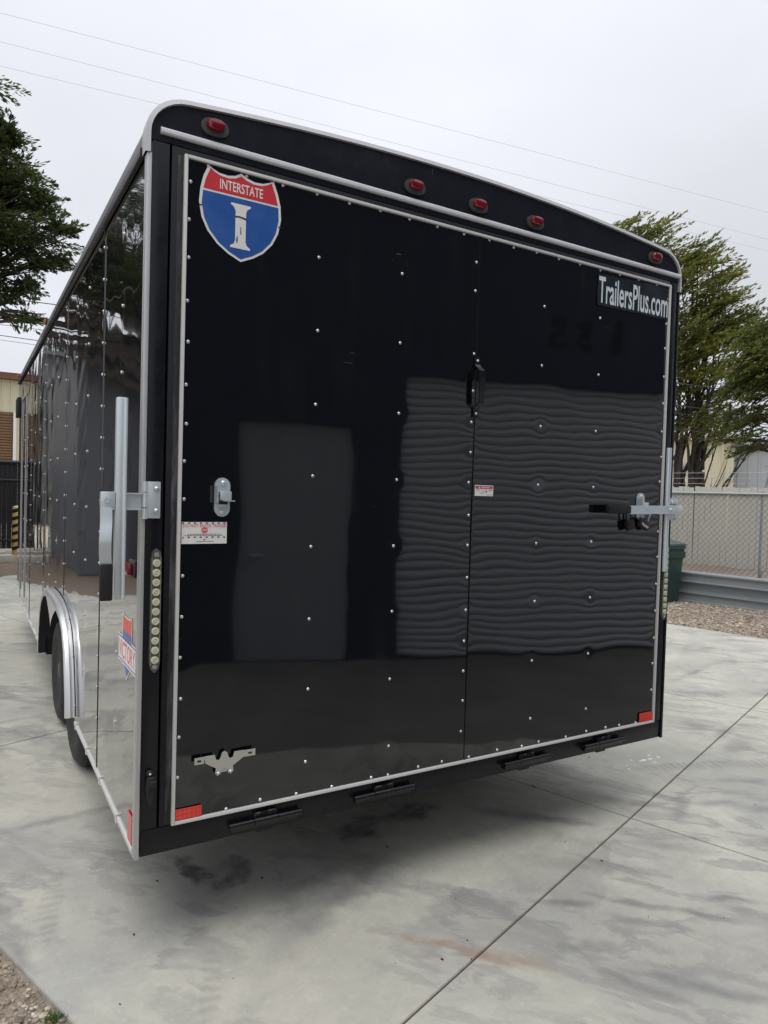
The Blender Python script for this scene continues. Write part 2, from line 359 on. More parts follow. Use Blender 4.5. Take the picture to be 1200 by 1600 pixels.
# ================================================================== mesh helpers
class MB:
    def __init__(s, dz=0.0): s.v = []; s.f = []; s.m = []; s.dz = dz; s.sm = []
    def add(s, vs, fs, m=0, smooth=False):
        o = len(s.v); s.v += [tuple(p) for p in vs]
        for f in fs: s.f.append([i + o for i in f]); s.m.append(m); s.sm.append(smooth)
        return s
    def box(s, x0, x1, y0, y1, z0, z1, m=0, c=0.0):
        if c <= 0:
            vs = [(x0, y0, z0), (x1, y0, z0), (x1, y1, z0), (x0, y1, z0), (x0, y0, z1), (x1, y0, z1), (x1, y1, z1), (x0, y1, z1)]
            return s.add(vs, [(3, 2, 1, 0), (4, 5, 6, 7), (0, 1, 5, 4), (1, 2, 6, 5), (2, 3, 7, 6), (3, 0, 4, 7)], m)
        bm = bmesh.new(); bmesh.ops.create_cube(bm, size=1)
        for v in bm.verts: v.co = Vector(((x0 + x1) / 2 + v.co.x * (x1 - x0), (y0 + y1) / 2 + v.co.y * (y1 - y0), (z0 + z1) / 2 + v.co.z * (z1 - z0)))
        bmesh.ops.bevel(bm, geom=bm.edges[:], offset=c, segments=2, affect='EDGES', profile=.6)
        bm.verts.index_update()
        s.add([v.co[:] for v in bm.verts], [[v.index for v in f.verts] for f in bm.faces], m, True); bm.free(); return s
    def obox(s, c, ux, uy, uz, m=0, ch=0.0):
        """box with half-axis vectors"""
        t = MB(); t.box(-1, 1, -1, 1, -1, 1)
        c, ux, uy, uz = map(Vector, (c, ux, uy, uz))
        return s.add([c + ux * p[0] + uy * p[1] + uz * p[2] for p in t.v], t.f, m)
    def tube(s, pts, r, n=8, m=0, cap=True, closed=False):
        pts = [Vector(p) for p in pts]; rs = r if isinstance(r, (list, tuple)) else [r] * len(pts)
        vs = []; k = len(pts); up = None
        for i, p in enumerate(pts):
            a = pts[max(0, i - 1)]; b = pts[min(k - 1, i + 1)]; d = (b - a)
            d = d.normalized() if d.length > 1e-9 else Vector((0, 0, 1))
            if up is None:
                up = Vector((0, 0, 1)) if abs(d.z) < .9 else Vector((0, 1, 0))
            sd = d.cross(up).normalized(); u2 = sd.cross(d).normalized(); up = u2
            for j in range(n):
                t = 2 * math.pi * j / n
                vs.append(p + (sd * math.cos(t) + u2 * math.sin(t)) * rs[i])
        fs = []
        for i in range(k - 1):
            for j in range(n):
                fs.append((i * n + j, i * n + (j + 1) % n, (i + 1) * n + (j + 1) % n, (i + 1) * n + j))
        s.add(vs, fs, m, True)
        if cap:
            o = len(s.v) - len(vs)
            s.f.append([o + j for j in range(n)][::-1]); s.m.append(m); s.sm.append(False)
            s.f.append([o + (k - 1) * n + j for j in range(n)]); s.m.append(m); s.sm.append(False)
        return s
    def lathe(s, prof, org=(0, 0, 0), axis='Z', n=24, m=0, close=True):
        """prof: list of (r, h) along axis"""
        o = Vector(org); vs = []
        for r, h in prof:
            for j in range(n):
                t = 2 * math.pi * j / n; a, b = r * math.cos(t), r * math.sin(t)
                vs.append(o + Vector({'Z': (a, b, h), 'X': (h, a, b), 'Y': (a, h, b)}[axis]))
        fs = []
        for i in range(len(prof) - 1):
            for j in range(n): fs.append((i * n + j, i * n + (j + 1) % n, (i + 1) * n + (j + 1) % n, (i + 1) * n + j))
        s.add(vs, fs, m, True)
        if close:
            q = len(s.v) - len(vs)
            for i, rev in ((0, True), (len(prof) - 1, False)):
                if prof[i][0] > 1e-6:
                    l = [q + i * n + j for j in range(n)]
                    s.f.append(l[::-1] if rev else l); s.m.append(m); s.sm.append(False)
        return s
    def sheet(s, poly, fn, m=0):
        """flat polygon (2D) mapped through fn(u,v)"""
        tri = tessellate_polygon([[Vector((a, b, 0)) for a, b in poly]])
        return s.add([fn(a, b) for a, b in poly], [list(t) for t in tri], m)
    def prism(s, poly, fn0, fn1, m=0):
        tri = [list(t) for t in tessellate_polygon([[Vector((a, b, 0)) for a, b in poly]])]
        n = len(poly)
        s.add([fn0(a, b) for a, b in poly] + [fn1(a, b) for a, b in poly],
              tri + [[i + n for i in t[::-1]] for t in tri] + [[i, (i + 1) % n, n + (i + 1) % n, n + i] for i in range(n)], m)
        return s
    def build(s, name, mats, parent=None, fix=True, angle=40, kind=None):
        if not isinstance(mats, (list, tuple)): mats = [mats]
        me = bpy.data.meshes.new(name)
        me.from_pydata([(p[0], p[1], p[2] + s.dz) for p in s.v], [], s.f)
        for x in mats: me.materials.append(M[x])
        me.polygons.foreach_set('material_index', s.m)
        me.polygons.foreach_set('use_smooth', s.sm)
        if fix:
            bm = bmesh.new(); bm.from_mesh(me); bmesh.ops.recalc_face_normals(bm, faces=bm.faces[:]); bm.to_mesh(me); bm.free()
        if any(s.sm): me.set_sharp_from_angle(angle=R(angle))
        me.update()
        o = bpy.data.objects.new(name, me); COL.objects.link(o)
        if parent: o.parent = parent
        if kind: o['kind'] = kind
        return o

def empty(name, loc=(0, 0, 0), rz=0):
    o = bpy.data.objects.new(name, None); COL.objects.link(o); o.location = loc; o.rotation_euler[2] = rz
    o.empty_display_size = .2
    return o
def tag(o, label, cat, group=None):
    o['label'] = label; o['category'] = cat
    if group: o['group'] = group
    return o
def share(o, name, parent, loc=(0, 0, 0), rot=(0, 0, 0), scale=(1, 1, 1)):
    c = o.copy(); c.name = name; COL.objects.link(c); c.parent = parent; c.location = loc; c.rotation_euler = rot; c.scale = scale
    return c
def copy_tree(o, parent=None):
    c = o.copy(); COL.objects.link(c); c.parent = parent
    for ch in list(o.children): copy_tree(ch, c)
    return c

_tcache = {}
def text2d(body, bold=0.0):
    """triangulated glyph outline normalised to unit box: verts (u,v) 0..1, faces, aspect"""
    k = (body, bold)
    if k in _tcache: return _tcache[k]
    cu = bpy.data.curves.new('t', 'FONT'); cu.body = body; cu.size = 1; cu.offset = bold; cu.resolution_u = 4
    ob = bpy.data.objects.new('t', cu); COL.objects.link(ob)
    dg = bpy.context.evaluated_depsgraph_get(); me = ob.evaluated_get(dg).to_mesh()
    vs = [(v.co.x, v.co.y) for v in me.vertices]; fs = [list(p.vertices) for p in me.polygons]
    ob.evaluated_get(dg).to_mesh_clear()
    bpy.data.objects.remove(ob); bpy.data.curves.remove(cu)
    x0 = min(v[0] for v in vs); x1 = max(v[0] for v in vs); y0 = min(v[1] for v in vs); y1 = max(v[1] for v in vs)
    vs = [((a - x0) / (x1 - x0), (b - y0) / (y1 - y0)) for a, b in vs]
    _tcache[k] = (vs, fs, (x1 - x0) / (y1 - y0)); return _tcache[k]
def add_text(mb, body, u0, u1, v0, v1, fn, m=0, bold=0.0, shear=0.0):
    vs, fs, _ = text2d(body, bold)
    mb.add([fn(u0 + (a + shear * b) * (u1 - u0), v0 + b * (v1 - v0)) for a, b in vs], fs, m)

# ================================================================== ground and pavement
gm = MB(); NX = 60
gm.add([(-300, -200, -.014), (300, -200, -.014), (300, 400, -.014), (-300, 400, -.014)], [(0, 1, 2, 3)])
ground = gm.build('ground', 'dirt_gravel'); ground['kind'] = 'structure'

U = Vector((.9438, .3305, 0)); V = Vector((-.3305, .9438, 0))
pav = empty('concrete_pavement'); pav['kind'] = 'structure'
def slab(c):
    """c: corners (u, v), counter-clockwise, already short of the joint"""
    bm = bmesh.new()
    top = [bm.verts.new(U * a + V * b) for a, b in c]
    f = bm.faces.new(top)
    ext = bmesh.ops.extrude_face_region(bm, geom=[f])
    for v in [x for x in ext['geom'] if isinstance(x, bmesh.types.BMVert)]: v.co.z -= .13
    bm.normal_update()
    te = [e for e in bm.edges if all(abs(v.co.z) < 1e-6 for v in e.verts)]
    bmesh.ops.bevel(bm, geom=te, offset=.0025, segments=2, affect='EDGES')
    bmesh.ops.recalc_face_normals(bm, faces=bm.faces[:])
    me = bpy.data.meshes.new('slab'); bm.to_mesh(me); bm.free(); me.materials.append(M['concrete'])
    o = bpy.data.objects.new('slab', me); COL.objects.link(o); o.parent = pav
UC = (-1.441, .9616, 3.362); vcuts = [-1.42, -.369, 2.701, 6.6, 10.5]; g_ = .0036
ra = lambda v: 6.575 + (v - .84) * .10      # the far side of the pour runs out of square with the saw cuts
for a, b in zip(vcuts[:-1], vcuts[1:]):
    a, b = a + g_, b - g_
    if b < 10:
        slab([(UC[0], a), (UC[1] - g_, a), (UC[1] - g_, b), (UC[0], b)]); slab([(UC[1] + g_, a), (UC[2] - g_, a), (UC[2] - g_, b), (UC[1] + g_, b)])
    else:           # the last row is cut back round a bed of brown gravel
        slab([(UC[0], a), (UC[1] - g_, a), (UC[1] - g_, 8.90), (.35, 8.2), (UC[0], 8.6)]); slab([(UC[1] + g_, a), (UC[2] - g_, a), (UC[2] - g_, b), (2.4, b), (UC[1] + g_, 8.91)])
    slab([(UC[2] + g_, a), (ra(a), a), (ra(b), b), (UC[2] + g_, b)])
ap = MB(); c = [U * -4.6 + V * -4.9, U * 9 + V * -4.9, U * 9 + V * -1.428, U * -1.441 + V * -1.428, U * -2.2 + V * -2.2]
ap.add([(q.x, q.y, -.004) for q in c], [(0, 1, 2, 3, 4)]); dark_ground = ap.build('added_dark_ground', 'unseen_ground_dark'); dark_ground['kind'] = 'structure'  # invented ground behind the camera, added to darken the door's lower reflection
# dark grout bed visible in the joints
for v in vcuts[1:-1]:
    jb = MB(); p = [U * -1.43 + V * (v - .03), U * 6.2 + V * (v - .03), U * 6.2 + V * (v + .03), U * -1.43 + V * (v + .03)]
    jb.add([(q.x, q.y, -.006) for q in p], [(0, 1, 2, 3)]); jb.build('joint_filler', 'joint_dark', pav)
for u, e in ((.9616, 8.8), (3.362, 10.4)):
    jb = MB(); p = [U * (u - .03) + V * -1.40, U * (u + .03) + V * -1.40, U * (u + .03) + V * e, U * (u - .03) + V * e]
    jb.add([(q.x, q.y, -.009) for q in p], [(0, 1, 2, 3)]); jb.build('joint_filler', 'joint_dark', pav)

# ================================================================== gravel (loose stones)
def stones(name, spots, label):
    rs = np.random.RandomState(3)
    bm = bmesh.new(); bmesh.ops.create_icosphere(bm, subdivisions=1, radius=1)
    bv = np.array([v.co[:] for v in bm.verts]); bm.verts.index_update(); bf = np.array([[v.index for v in f.verts] for f in bm.faces]); bm.free()
    vs = []; fs = []
    for i, (x, y, r) in enumerate(spots):
        s = r * np.array([rs.uniform(.7, 1.3), rs.uniform(.7, 1.3), rs.uniform(.45, .8)])
        a = rs.uniform(0, 6.28); ca, sa = math.cos(a), math.sin(a)
        q = bv * (1 + rs.uniform(-.22, .22, (len(bv), 1))) * s
        q = np.stack([q[:, 0] * ca - q[:, 1] * sa + x, q[:, 0] * sa + q[:, 1] * ca + y, q[:, 2] - .014 + s[2] * .30], 1)
        vs.append(q); fs.append(bf + len(bv) * i)
    vs = np.concatenate(vs); fs = np.concatenate(fs)
    me = bpy.data.meshes.new(name); me.from_pydata(vs.tolist(), [], fs.tolist()); me.materials.append(M['gravel_stone'])
    o = bpy.data.objects.new(name, me); COL.objects.link(o); o['kind'] = 'stuff'; o['label'] = label; o['category'] = 'gravel'
rr = random.Random(5); sp = []
while len(sp) < 9500:
    u, v = rr.uniform(-2.3, -1.450), rr.uniform(-1.0, 1.6); q = U * u + V * v
    near = v < .9
    r = min(.022, .0022 + abs(rr.gauss(0, .0042)))
    if near or rr.random() < .4: sp.append((q.x, q.y, r))
stones('gravel', sp, 'brown and grey gravel beside the near left concrete edge')
sp = []
while len(sp) < 13000:
    y = rr.uniform(.5, 6.2); x = rr.uniform(5.9, 8.6)
    if (Vector((x, y, 0)).dot(U)) < 6.60 + (Vector((x, y, 0)).dot(V) - .84) * .10: continue
    sp.append((x, y, .005 + abs(rr.gauss(0, .008))))
stones('gravel', sp, 'tan gravel strip between the concrete and the grey beams')

# ================================================================== enclosed trailer
DZ = .35      # box bottom above the concrete
T = empty('enclosed_trailer')
tag(T, 'tall glossy black enclosed cargo trailer with white-edged rear ramp door', 'trailer')
def tb(): return MB(DZ)
HW = 1.275; LEN = 6.136
# ---- arched profile of the roof edge
def arch(off=0.0, n=18):
    """outer profile from left eave over the crown to the right eave, offset inward by off"""
    P = []
    P.append((-1.285, 2.222)); P.append((-1.285, 2.285))
    cx, cz, r = -1.145, 2.285, .14
    for i in range(1, 9):
        t = math.pi - (math.pi / 2 - .10) * i / 8
        P.append((cx + r * math.cos(t), cz + .128 * math.sin(t)))
    x1, z1 = P[-1]
    for i in range(1, n):
        x = x1 + (-x1 * 2) * i / n
        P.append((x, z1 + .060 * (1 - (x / x1) ** 2)))
    P += [(-a, b) for a, b in P[:10]][::-1]
    if off:
        Q = []
        for i, p in enumerate(P):
            a = P[max(0, i - 1)]; b = P[min(len(P) - 1, i + 1)]; d = Vector((b[0] - a[0], b[1] - a[1])).normalized()
            Q.append((p[0] + d.y * off, p[1] - d.x * off))
        return Q
    return P
def loft(mb, A, ya, B, yb, m=0, smooth=True):
    n = len(A); mb.add([(p[0], ya, p[1]) for p in A] + [(p[0], yb, p[1]) for p in B], [(i, i + 1, n + i + 1, n + i) for i in range(n - 1)], m, smooth)
A0, A1 = arch(0), arch(.015)
t = tb()      # rolled aluminium edge over the rear
loft(t, A0, -.006, A0, .045); loft(t, A0, -.006, A1, -.010); loft(t, A1, -.010, arch(.017), .004)
t.build('roof_edge_trim', 'aluminium_trim', T)
t = tb()      # roof skin
B0 = arch(.006)
loft(t, B0, .045, B0, LEN + .01)
t.add([(p[0], LEN + .01, p[1]) for p in B0], [list(range(len(B0)))])
t.build('roof', 'roof_grey', T)
for sx in (-1, 1):
    t = tb(); t.box(*sorted((sx * 1.278, sx * 1.291)), .046, LEN + .012, 2.226, 2.252, c=.003); t.build('roof_rail', 'frame_black', T)
# ---- header above the door
t = tb()
C0 = arch(.0145)
hd = [p for p in C0 if p[1] > 2.284]
poly = [(hd[0][0], 2.266)] + hd + [(hd[-1][0], 2.266)]
t.prism(poly, lambda a, b: (a, 0, b), lambda a, b: (a, .05, b))
t.build('header', 'header_black', T)
t = tb()
poly = [(-.010, 2.288), (-.014, 2.292), (-.014, 2.301), (-.008, 2.307), (0.004, 2.310), (.004, 2.287)]
t.prism(poly, lambda a, b: (-1.240, a, b), lambda a, b: (1.270, a, b))
t.build('drip_rail', 'drip_aluminium', T)
# ---- rear posts and sill
for sx in (-1, 1):
    t = tb(); x0, x1 = sorted((sx * 1.2640, sx * 1.2095))
    t.box(x0, x1, 0.0, .06, .0865, 2.264, c=.004); t.build('corner_post', 'frame_black', T)
    t = tb(); x0, x1 = sorted((sx * 1.279, sx * 1.2645))
    t.box(x0, x1, -.004, .012, -.004, 2.224, c=.003); x0, x1 = sorted((sx * 1.279, sx * 1.2762)); t.box(x0, x1, .0125, .032, -.004, 2.222)
    t.build('corner_trim', 'aluminium_trim' if sx < 0 else 'frame_black', T)
t = tb(); t.box(-1.262, 1.262, .002, .06, 0, .0845, c=.004); t.build('rear_sill', 'frame_black', T)
# ---- chassis, axles, tongue (below the box)
t = tb()
t.box(-1.255, 1.255, .07, .12, -.02, .06); t.box(-.62, -.56, .9, 7.2, -.12, -.005); t.box(.56, .62, .9, 7.2, -.12, -.005)
for k in range(11):
    y = .45 + k * .55; t.box(-.555, .555, y, y + .05, -.06, -.008)
t.box(-1.25, 1.25, .125, 1.42, .0, .035); t.box(-.97, .97, 1.422, 3.05, .0, .035); t.box(-1.25, 1.25, 3.052, LEN - .05, .0, .035)
t.build('chassis', 'matte_black', T)
t = tb()
for sx in (-1, 1): t.obox((sx * .31, 6.95, -.06), Vector((-.31 * sx, .75, 0)), Vector((.03, .01, 0)), Vector((0, 0, .05)))
t.box(-.06, .06, 7.55, 7.85, -.08, .04, c=.01); t.build('tongue', 'matte_black', T)
t = tb(); t.tube([(0, 7.45, -.33), (0, 7.45, .45)], .03, 10); t.lathe([(.09, -.35), (.09, -.335), (.03, -.33)], (0, 7.45, 0), n=16); t.build('tongue_jack', 'zinc', T)
# ---- wheels
WY = (1.845, 2.625); WR = .34; WZ = -.01
def make_wheel(y, sx):
    xo = sx * 1.243; d = -sx
    w = empty('wheel', (0, 0, 0)); w.parent = T
    prof = [(.195, .02), (.215, .006), (.262, 0), (.300, .010), (.320, .030), (.329, .050)]
    tread = [(.331, .062), (.331, .122)]
    full = prof + tread
    full = full + [(r, .212 - h) for r, h in full[::-1]]
    t = tb(); t.lathe([(r, xo + d * h) for r, h in full], (0, y, WZ), 'X', 56)
    t.build('tyre', 'tyre', w)
    tr = tb()     # tread blocks, proud of the carcass
    for j in range(60):
        a = 2 * math.pi * j / 60; ra = Vector((0, math.cos(a), math.sin(a))); ta = Vector((0, -math.sin(a), math.cos(a)))
        for h0, h1 in ((.046, .074), (.087, .106), (.106, .125), (.138, .166)):
            c = Vector((xo + d * (h0 + h1) / 2, y, WZ)) + ra * .3330
            off = ta * (.006 if h0 == .087 else 0)
            tr.obox(c + off, Vector(((h1 - h0) / 2 - .0015, 0, 0)), ta * .0125, ra * .0068)
    tr.build('tread', 'tyre', w, kind='stuff')
    t = tb(); t.lathe([(.199, xo + d * .024), (.19, xo + d * .035), (.182, xo + d * .07), (.15, xo + d * .085), (.09, xo + d * .060), (.052, xo + d * .055), (.05, xo + d * .02), (.03, xo + d * .015), (0, xo + d * .014)], (0, y, WZ), 'X', 32)
    t.build('rim', 'rim_black', w)
    t = tb()
    for j in range(6):
        a = 2 * math.pi * j / 6
        t.lathe([(.011, xo + d * .062), (.011, xo + d * .045), (.004, xo + d * .04)], (0, y + .07 * math.cos(a), WZ + .07 * math.sin(a)), 'X', 6)
    t.build('lug_nuts', 'zinc', w, kind='stuff')
for sx in (-1, 1):
    for y in WY: make_wheel(y, sx)
for y in WY:
    t = tb(); t.tube([(-1.02, y, WZ), (1.02, y, WZ)], .038, 10); t.build('axle', 'matte_black', T)
# ---- fender: flat-topped, rolled outward, with a double-arched skirt
FP = [(1.44, .034), (1.455, .12), (1.49, .22), (1.55, .35), (1.64, .44), (1.78, .50), (1.95, .527), (2.235, .537), (2.52, .527), (2.69, .50), (2.83, .44), (2.92, .35), (2.98, .22), (3.015, .12), (3.03, .034)]
def fender(sx):
    fo = tb(); X = lambda d: sx * (HW + d)
    def off(o):
        Q = []
        for i, p in enumerate(FP):
            a = FP[max(0, i - 1)]; b = FP[min(len(FP) - 1, i + 1)]; d = Vector((b[0] - a[0], b[1] - a[1])).normalized()
            Q.append((p[0] - d.y * -o, p[1] - d.x * o) if False else (p[0] + d.y * o, p[1] - d.x * o))
        return Q
    # cross-section stations: (outward distance, inset of the profile)
    st = [(.003, -.016), (.005, -.004), (.010, .0), (.022, -.004), (.030, .0), (.039, .002), (.045, .008), (.047, .018), (.044, .026)]
    n = len(FP)
    for (d0, i0), (d1, i1) in zip(st[:-1], st[1:]):
        A, B = off(i0), off(i1)
        fo.add([(X(d0), a, b) for a, b in A] + [(X(d1), a, b) for a, b in B], [(i, i + 1, n + i + 1, n + i) for i in range(n - 1)], 0, True)
    f = fo.build('fender', 'fender_aluminium', T, angle=50)
    sk = tb()     # skirt with two wheel arches
    top = off(.028); inner = []
    def archz(y):
        return .345 + .150 * min(1, abs(y - 2.235) / .30) ** .62     # a pointed drop between two wide arches
    ys = [top[0][0] + (top[-1][0] - top[0][0]) * i / 90 for i in range(91)]
    def topz(y):
        for a, b in zip(top[:-1], top[1:]):
            if a[0] <= y <= b[0]: return a[1] + (b[1] - a[1]) * (y - a[0]) / max(1e-6, b[0] - a[0])
        return top[0][1]
    vs = []; fs = []
    for y in ys:
        zt = topz(y); zb = min(zt - .012, archz(y))
        vs += [(X(.043), y, zt), (X(.043), y, zb)]
    for i in range(90): fs.append((2 * i, 2 * i + 1, 2 * i + 3, 2 * i + 2))
    sk.add(vs, fs); sk.build('skirt', 'fender_aluminium', f)
    li = tb()     # black liner inside the wheel well
    A = off(.036)
    li.add([(X(.040), a, b) for a, b in A] + [(X(-.26), a, b) for a, b in A], [(i, i + 1, n + i + 1, n + i) for i in range(n - 1)], 0, True)
    li.build('liner', 'matte_black', f)
    sc = tb()
    for y, z in ((1.445, .09), (1.53, .32), (1.7, .48), (2.235, .545), (3.0, .21)): sc.lathe([(.007, 0), (.006, .004), (.0, .006)], (X(.006), y, z), 'X', 8)
    sc.build('screws', 'screw_zinc', f, kind='stuff')
fender(-1); fender(1)

# ---- screws
def dome(mb, p, nrm, r=.0068, h=.0042, m=0):
    p = Vector(p); nrm = Vector(nrm); a = nrm.orthogonal().normalized(); b = nrm.cross(a)
    n = 8; vs = []
    for rr_, hh in ((1, 0), (.82, .6), (.38, 1)):
        for j in range(n):
            t = 2 * math.pi * j / n; vs.append(p + (a * math.cos(t) + b * math.sin(t)) * r * rr_ + nrm * h * hh)
    fs = [(i * n + j, i * n + (j + 1) % n, (i + 1) * n + (j + 1) % n, (i + 1) * n + j) for i in range(2) for j in range(n)] + [[2 * n + j for j in range(n)]]
    mb.add(vs, fs, m, True)

# ---- side skins
SEAMS = [.034, .785, 2.005, 3.225, 4.445, 5.665, LEN]
def wob(y, z, k):
    """oil-canning of thin aluminium, metres"""
    return (.00110 * math.sin(2.1 * z + 1.7 * k + .8 * math.sin(3.0 * y)) + .00042 * math.sin(7.3 * z + 2.2 * y + k) + .00022 * math.sin(15 * z - 5 * y + 2 * k)
            + .00016 * math.sin(31 * z + 11 * y + 3 * k + 1.4 * math.sin(9 * y)) + .00030 * math.sin(9 * y + k + 1.3 * math.sin(4 * z)))
STUD = .4066
def side(sx):
    for k, (ya, yb) in enumerate(zip(SEAMS[:-1], SEAMS[1:])):
        ya += .0015; yb -= .0015
        ny = max(8, int((yb - ya) / .021)); nz_ = 108
        z0, z1 = .022, 2.228
        t = tb(); vs = []; idx = {}
        def cut(y, z): return 1.50 < y < 2.97 and z < .44 and not (y < 1.60 and z > .32) and not (y > 2.87 and z > .32)
        ys = np.linspace(ya, yb, ny + 1); zs = np.linspace(z0, z1, nz_ + 1)
        nodes = [y for y in np.arange(.378, LEN, STUD)]
        W = np.zeros((ny + 1, nz_ + 1))
        for i, y in enumerate(ys):
            # panels are clamped along studs and bulge between them
            cl = min([abs(y - q) for q in nodes] + [abs(y - ya), abs(y - yb)])
            env = .35 + .65 * min(1, cl / .16)
            for j, z in enumerate(zs):
                e2 = min(1, (z - z0) / .12, (z1 - z) / .12) * .85 + .15
                flat = 1 - math.exp(-max(0, y - .38) ** 2 / .02) if y > .38 else 0.0
                if not .48 < z < .80: flat = max(flat, min(1, max(.48 - z, z - .80) / .12))
                W[i, j] = wob(y, z, k) * env * e2 * flat
        for q in nodes:
            for zr in SIDE_ROWS:
                W -= .0010 * np.exp(-(((ys - q) / .020) ** 2)[:, None] - (((zs - zr) / .030) ** 2)[None, :])
        for i, y in enumerate(ys):
            for j, z in enumerate(zs):
                vs.append((sx * (HW + W[i, j]), y, z))
        fs = []
        for i in range(ny):
            for j in range(nz_):
                if cut((ys[i] + ys[i + 1]) / 2, (zs[j] + zs[j + 1]) / 2): continue
                a = i * (nz_ + 1) + j
                fs.append((a, a + 1, a + nz_ + 2, a + nz_ + 1) if sx > 0 else (a, a + nz_ + 1, a + nz_ + 2, a + 1))
        t.add(vs, fs, 0, True)
        o = t.build('side_panel', 'side_polished_black', T, fix=False, angle=80)
        s_ = tb()
        for q in nodes:
            if ya + .1 < q < yb - .1:
                for zr in SIDE_ROWS:
                    if not cut(q, zr) and not (1.40 < q < 3.08 and zr < .56): dome(s_, (sx * HW, q, zr), (sx, 0, 0))
        z = .10
        while z < 2.2:
            if not (1.40 < yb < 3.08 and z < .56) and k < 5: dome(s_, (sx * (HW + .003), yb - .006, z), (sx, 0, 0), .0062)
            z += .128
        s_.build('screws', 'screw_zinc', o, kind='stuff')
        if k < 5:      # lap strip of the seam
            l = tb(); z_lo = .56 if 1.40 < yb < 3.08 else .022
            l.box(*sorted((sx * (HW - .001), sx * (HW + .0028))), yb - .014, yb + .0035, z_lo, 2.226); l.build('seam_strip', 'side_polished_black', o)
    # backing so that seams are not open
    t = tb(); x0, x1 = sorted((sx * 1.235, sx * 1.262))
    t.box(x0, x1, .061, LEN - .02, .56, 2.24); t.box(x0, x1, .061, 1.42, .0, .56); t.box(x0, x1, 3.06, LEN - .02, .0, .56); t.build('wall_core', 'matte_black', T)
    for a, b in ((.033, 1.432), (3.045, LEN)):
        t = tb(); t.box(*sorted((sx * 1.262, sx * 1.2815)), a, b, .000, .021, c=.003)
        y = a + .25
        while y < b - .05:
            t.box(*sorted((sx * 1.27, sx * 1.2845)), y, y + .02, -.004, .027); y += .36
        t.build('bottom_trim', 'white_trim', T)
SIDE_ROWS = [.33, .585, .84, 1.085, 1.34, 1.593, 1.83, 2.085]
side(-1); side(1)
t = tb(); t.box(-1.27, 1.27, LEN + .002, LEN + .03, .0, 2.28); t.build('front_wall', 'side_polished_black', T)
# far-front side door: bright jamb trim and black latch box
t = tb()
for y in (5.02, 5.60): t.box(-1.2835, -1.2765, y, y + .025, .12, 2.02)
t.box(-1.2835, -1.2765, 5.0455, 5.5995, 1.998, 2.02)
d = t.build('side_door_frame', 'aluminium_trim', T)
t = tb(); t.box(-1.315, -1.279, 5.75, 6.05, 1.86, 2.05, c=.008); t.build('vent_cover', 'matte_black', T)
# amber clearance lamps along the left eave
for y in (3.02, 5.9):
    l = tb(); l.box(-1.298, -1.2915, y - .04, y + .04, 2.262, 2.292, c=.003); b = l.build('clearance_lamp', 'gasket_grey', T)
    l = tb(); l.box(-1.312, -1.2985, y - .032, y + .032, 2.264, 2.296, c=.006); l.build('lens', 'lens_amber', b)
# side rear red marker
l = tb(); l.box(-1.283, -1.2755, .060, .150, .890, .945, c=.003); b = l.build('side_marker_lamp', 'gasket_grey', T)
l = tb(); l.box(-1.302, -1.2835, .070, .140, .897, .938, c=.006); l.build('lens', 'lens_red', b)
l = tb(); l.box(-1.2795, -1.2765, .040, .105, .025, .118); l.build('side_reflector', 'reflector_red', T)

# ---- rear ramp door
YD = -.010
SCR = []
for x in (-.690, -.346, .378, .718):
    for z in (2.012, 1.757, 1.495, 1.241, .990, .734, .476, .218): SCR.append((x + random.uniform(-.004, .004), z + random.uniform(-.004, .004)))
for z in (2.125, 2.011, 1.759, 1.610, 1.484, 1.362, 1.24, 1.107, .985, .853, .72, .593, .47, .348, .222): SCR.append((.004 + random.uniform(-.004, .004), z))
z = 2.16
while z > .15:
    SCR.append((-1.146 + random.uniform(-.003, .003), z)); SCR.append((1.176 + random.uniform(-.003, .003), z + .01)); z -= .1285 + random.uniform(-.012, .012)
x = -1.09
while x < 1.15:
    SCR.append((x, 2.226 + random.uniform(-.003, .003))); SCR.append((x + random.uniform(-.03, .03), .108 + random.uniform(-.005, .005))); x += .1285
t = tb(); t.box(-1.204, 1.204, -.003, .05, .088, 2.262, c=.003)
D = t.build('rear_door', 'frame_black', T)
def door_w(x, z, k):
    return (.00055 * math.sin(3.1 * x + 1.0 + 1.5 * math.sin(1.7 * z)) + .00042 * math.sin(4.4 * z + 2.0 * k + .8 * math.sin(3 * x))
            + .00022 * math.sin(9 * z + 6 * x + k + 1.2 * math.sin(5 * x)) + .00042 * math.sin(6.1 * x + 2.3 * z + 2.2 + 1.1 * math.sin(2.6 * z + k)) + .00030 * math.sin(5.3 * z - 3.1 * x + 1.9 * k) + .00011 * math.sin(15 * z + 4 * x + 2.2 * math.sin(6 * x + k) + math.sin(3 * z)) + .00006 * math.sin(8 * x + 21 * z * (.8 + .2 * math.sin(2 * x)) + k) + .00009 * math.sin(13 * x - 5 * z) + .00003 * math.sin(37 * z + 9 * x + 2 * math.sin(11 * x)))
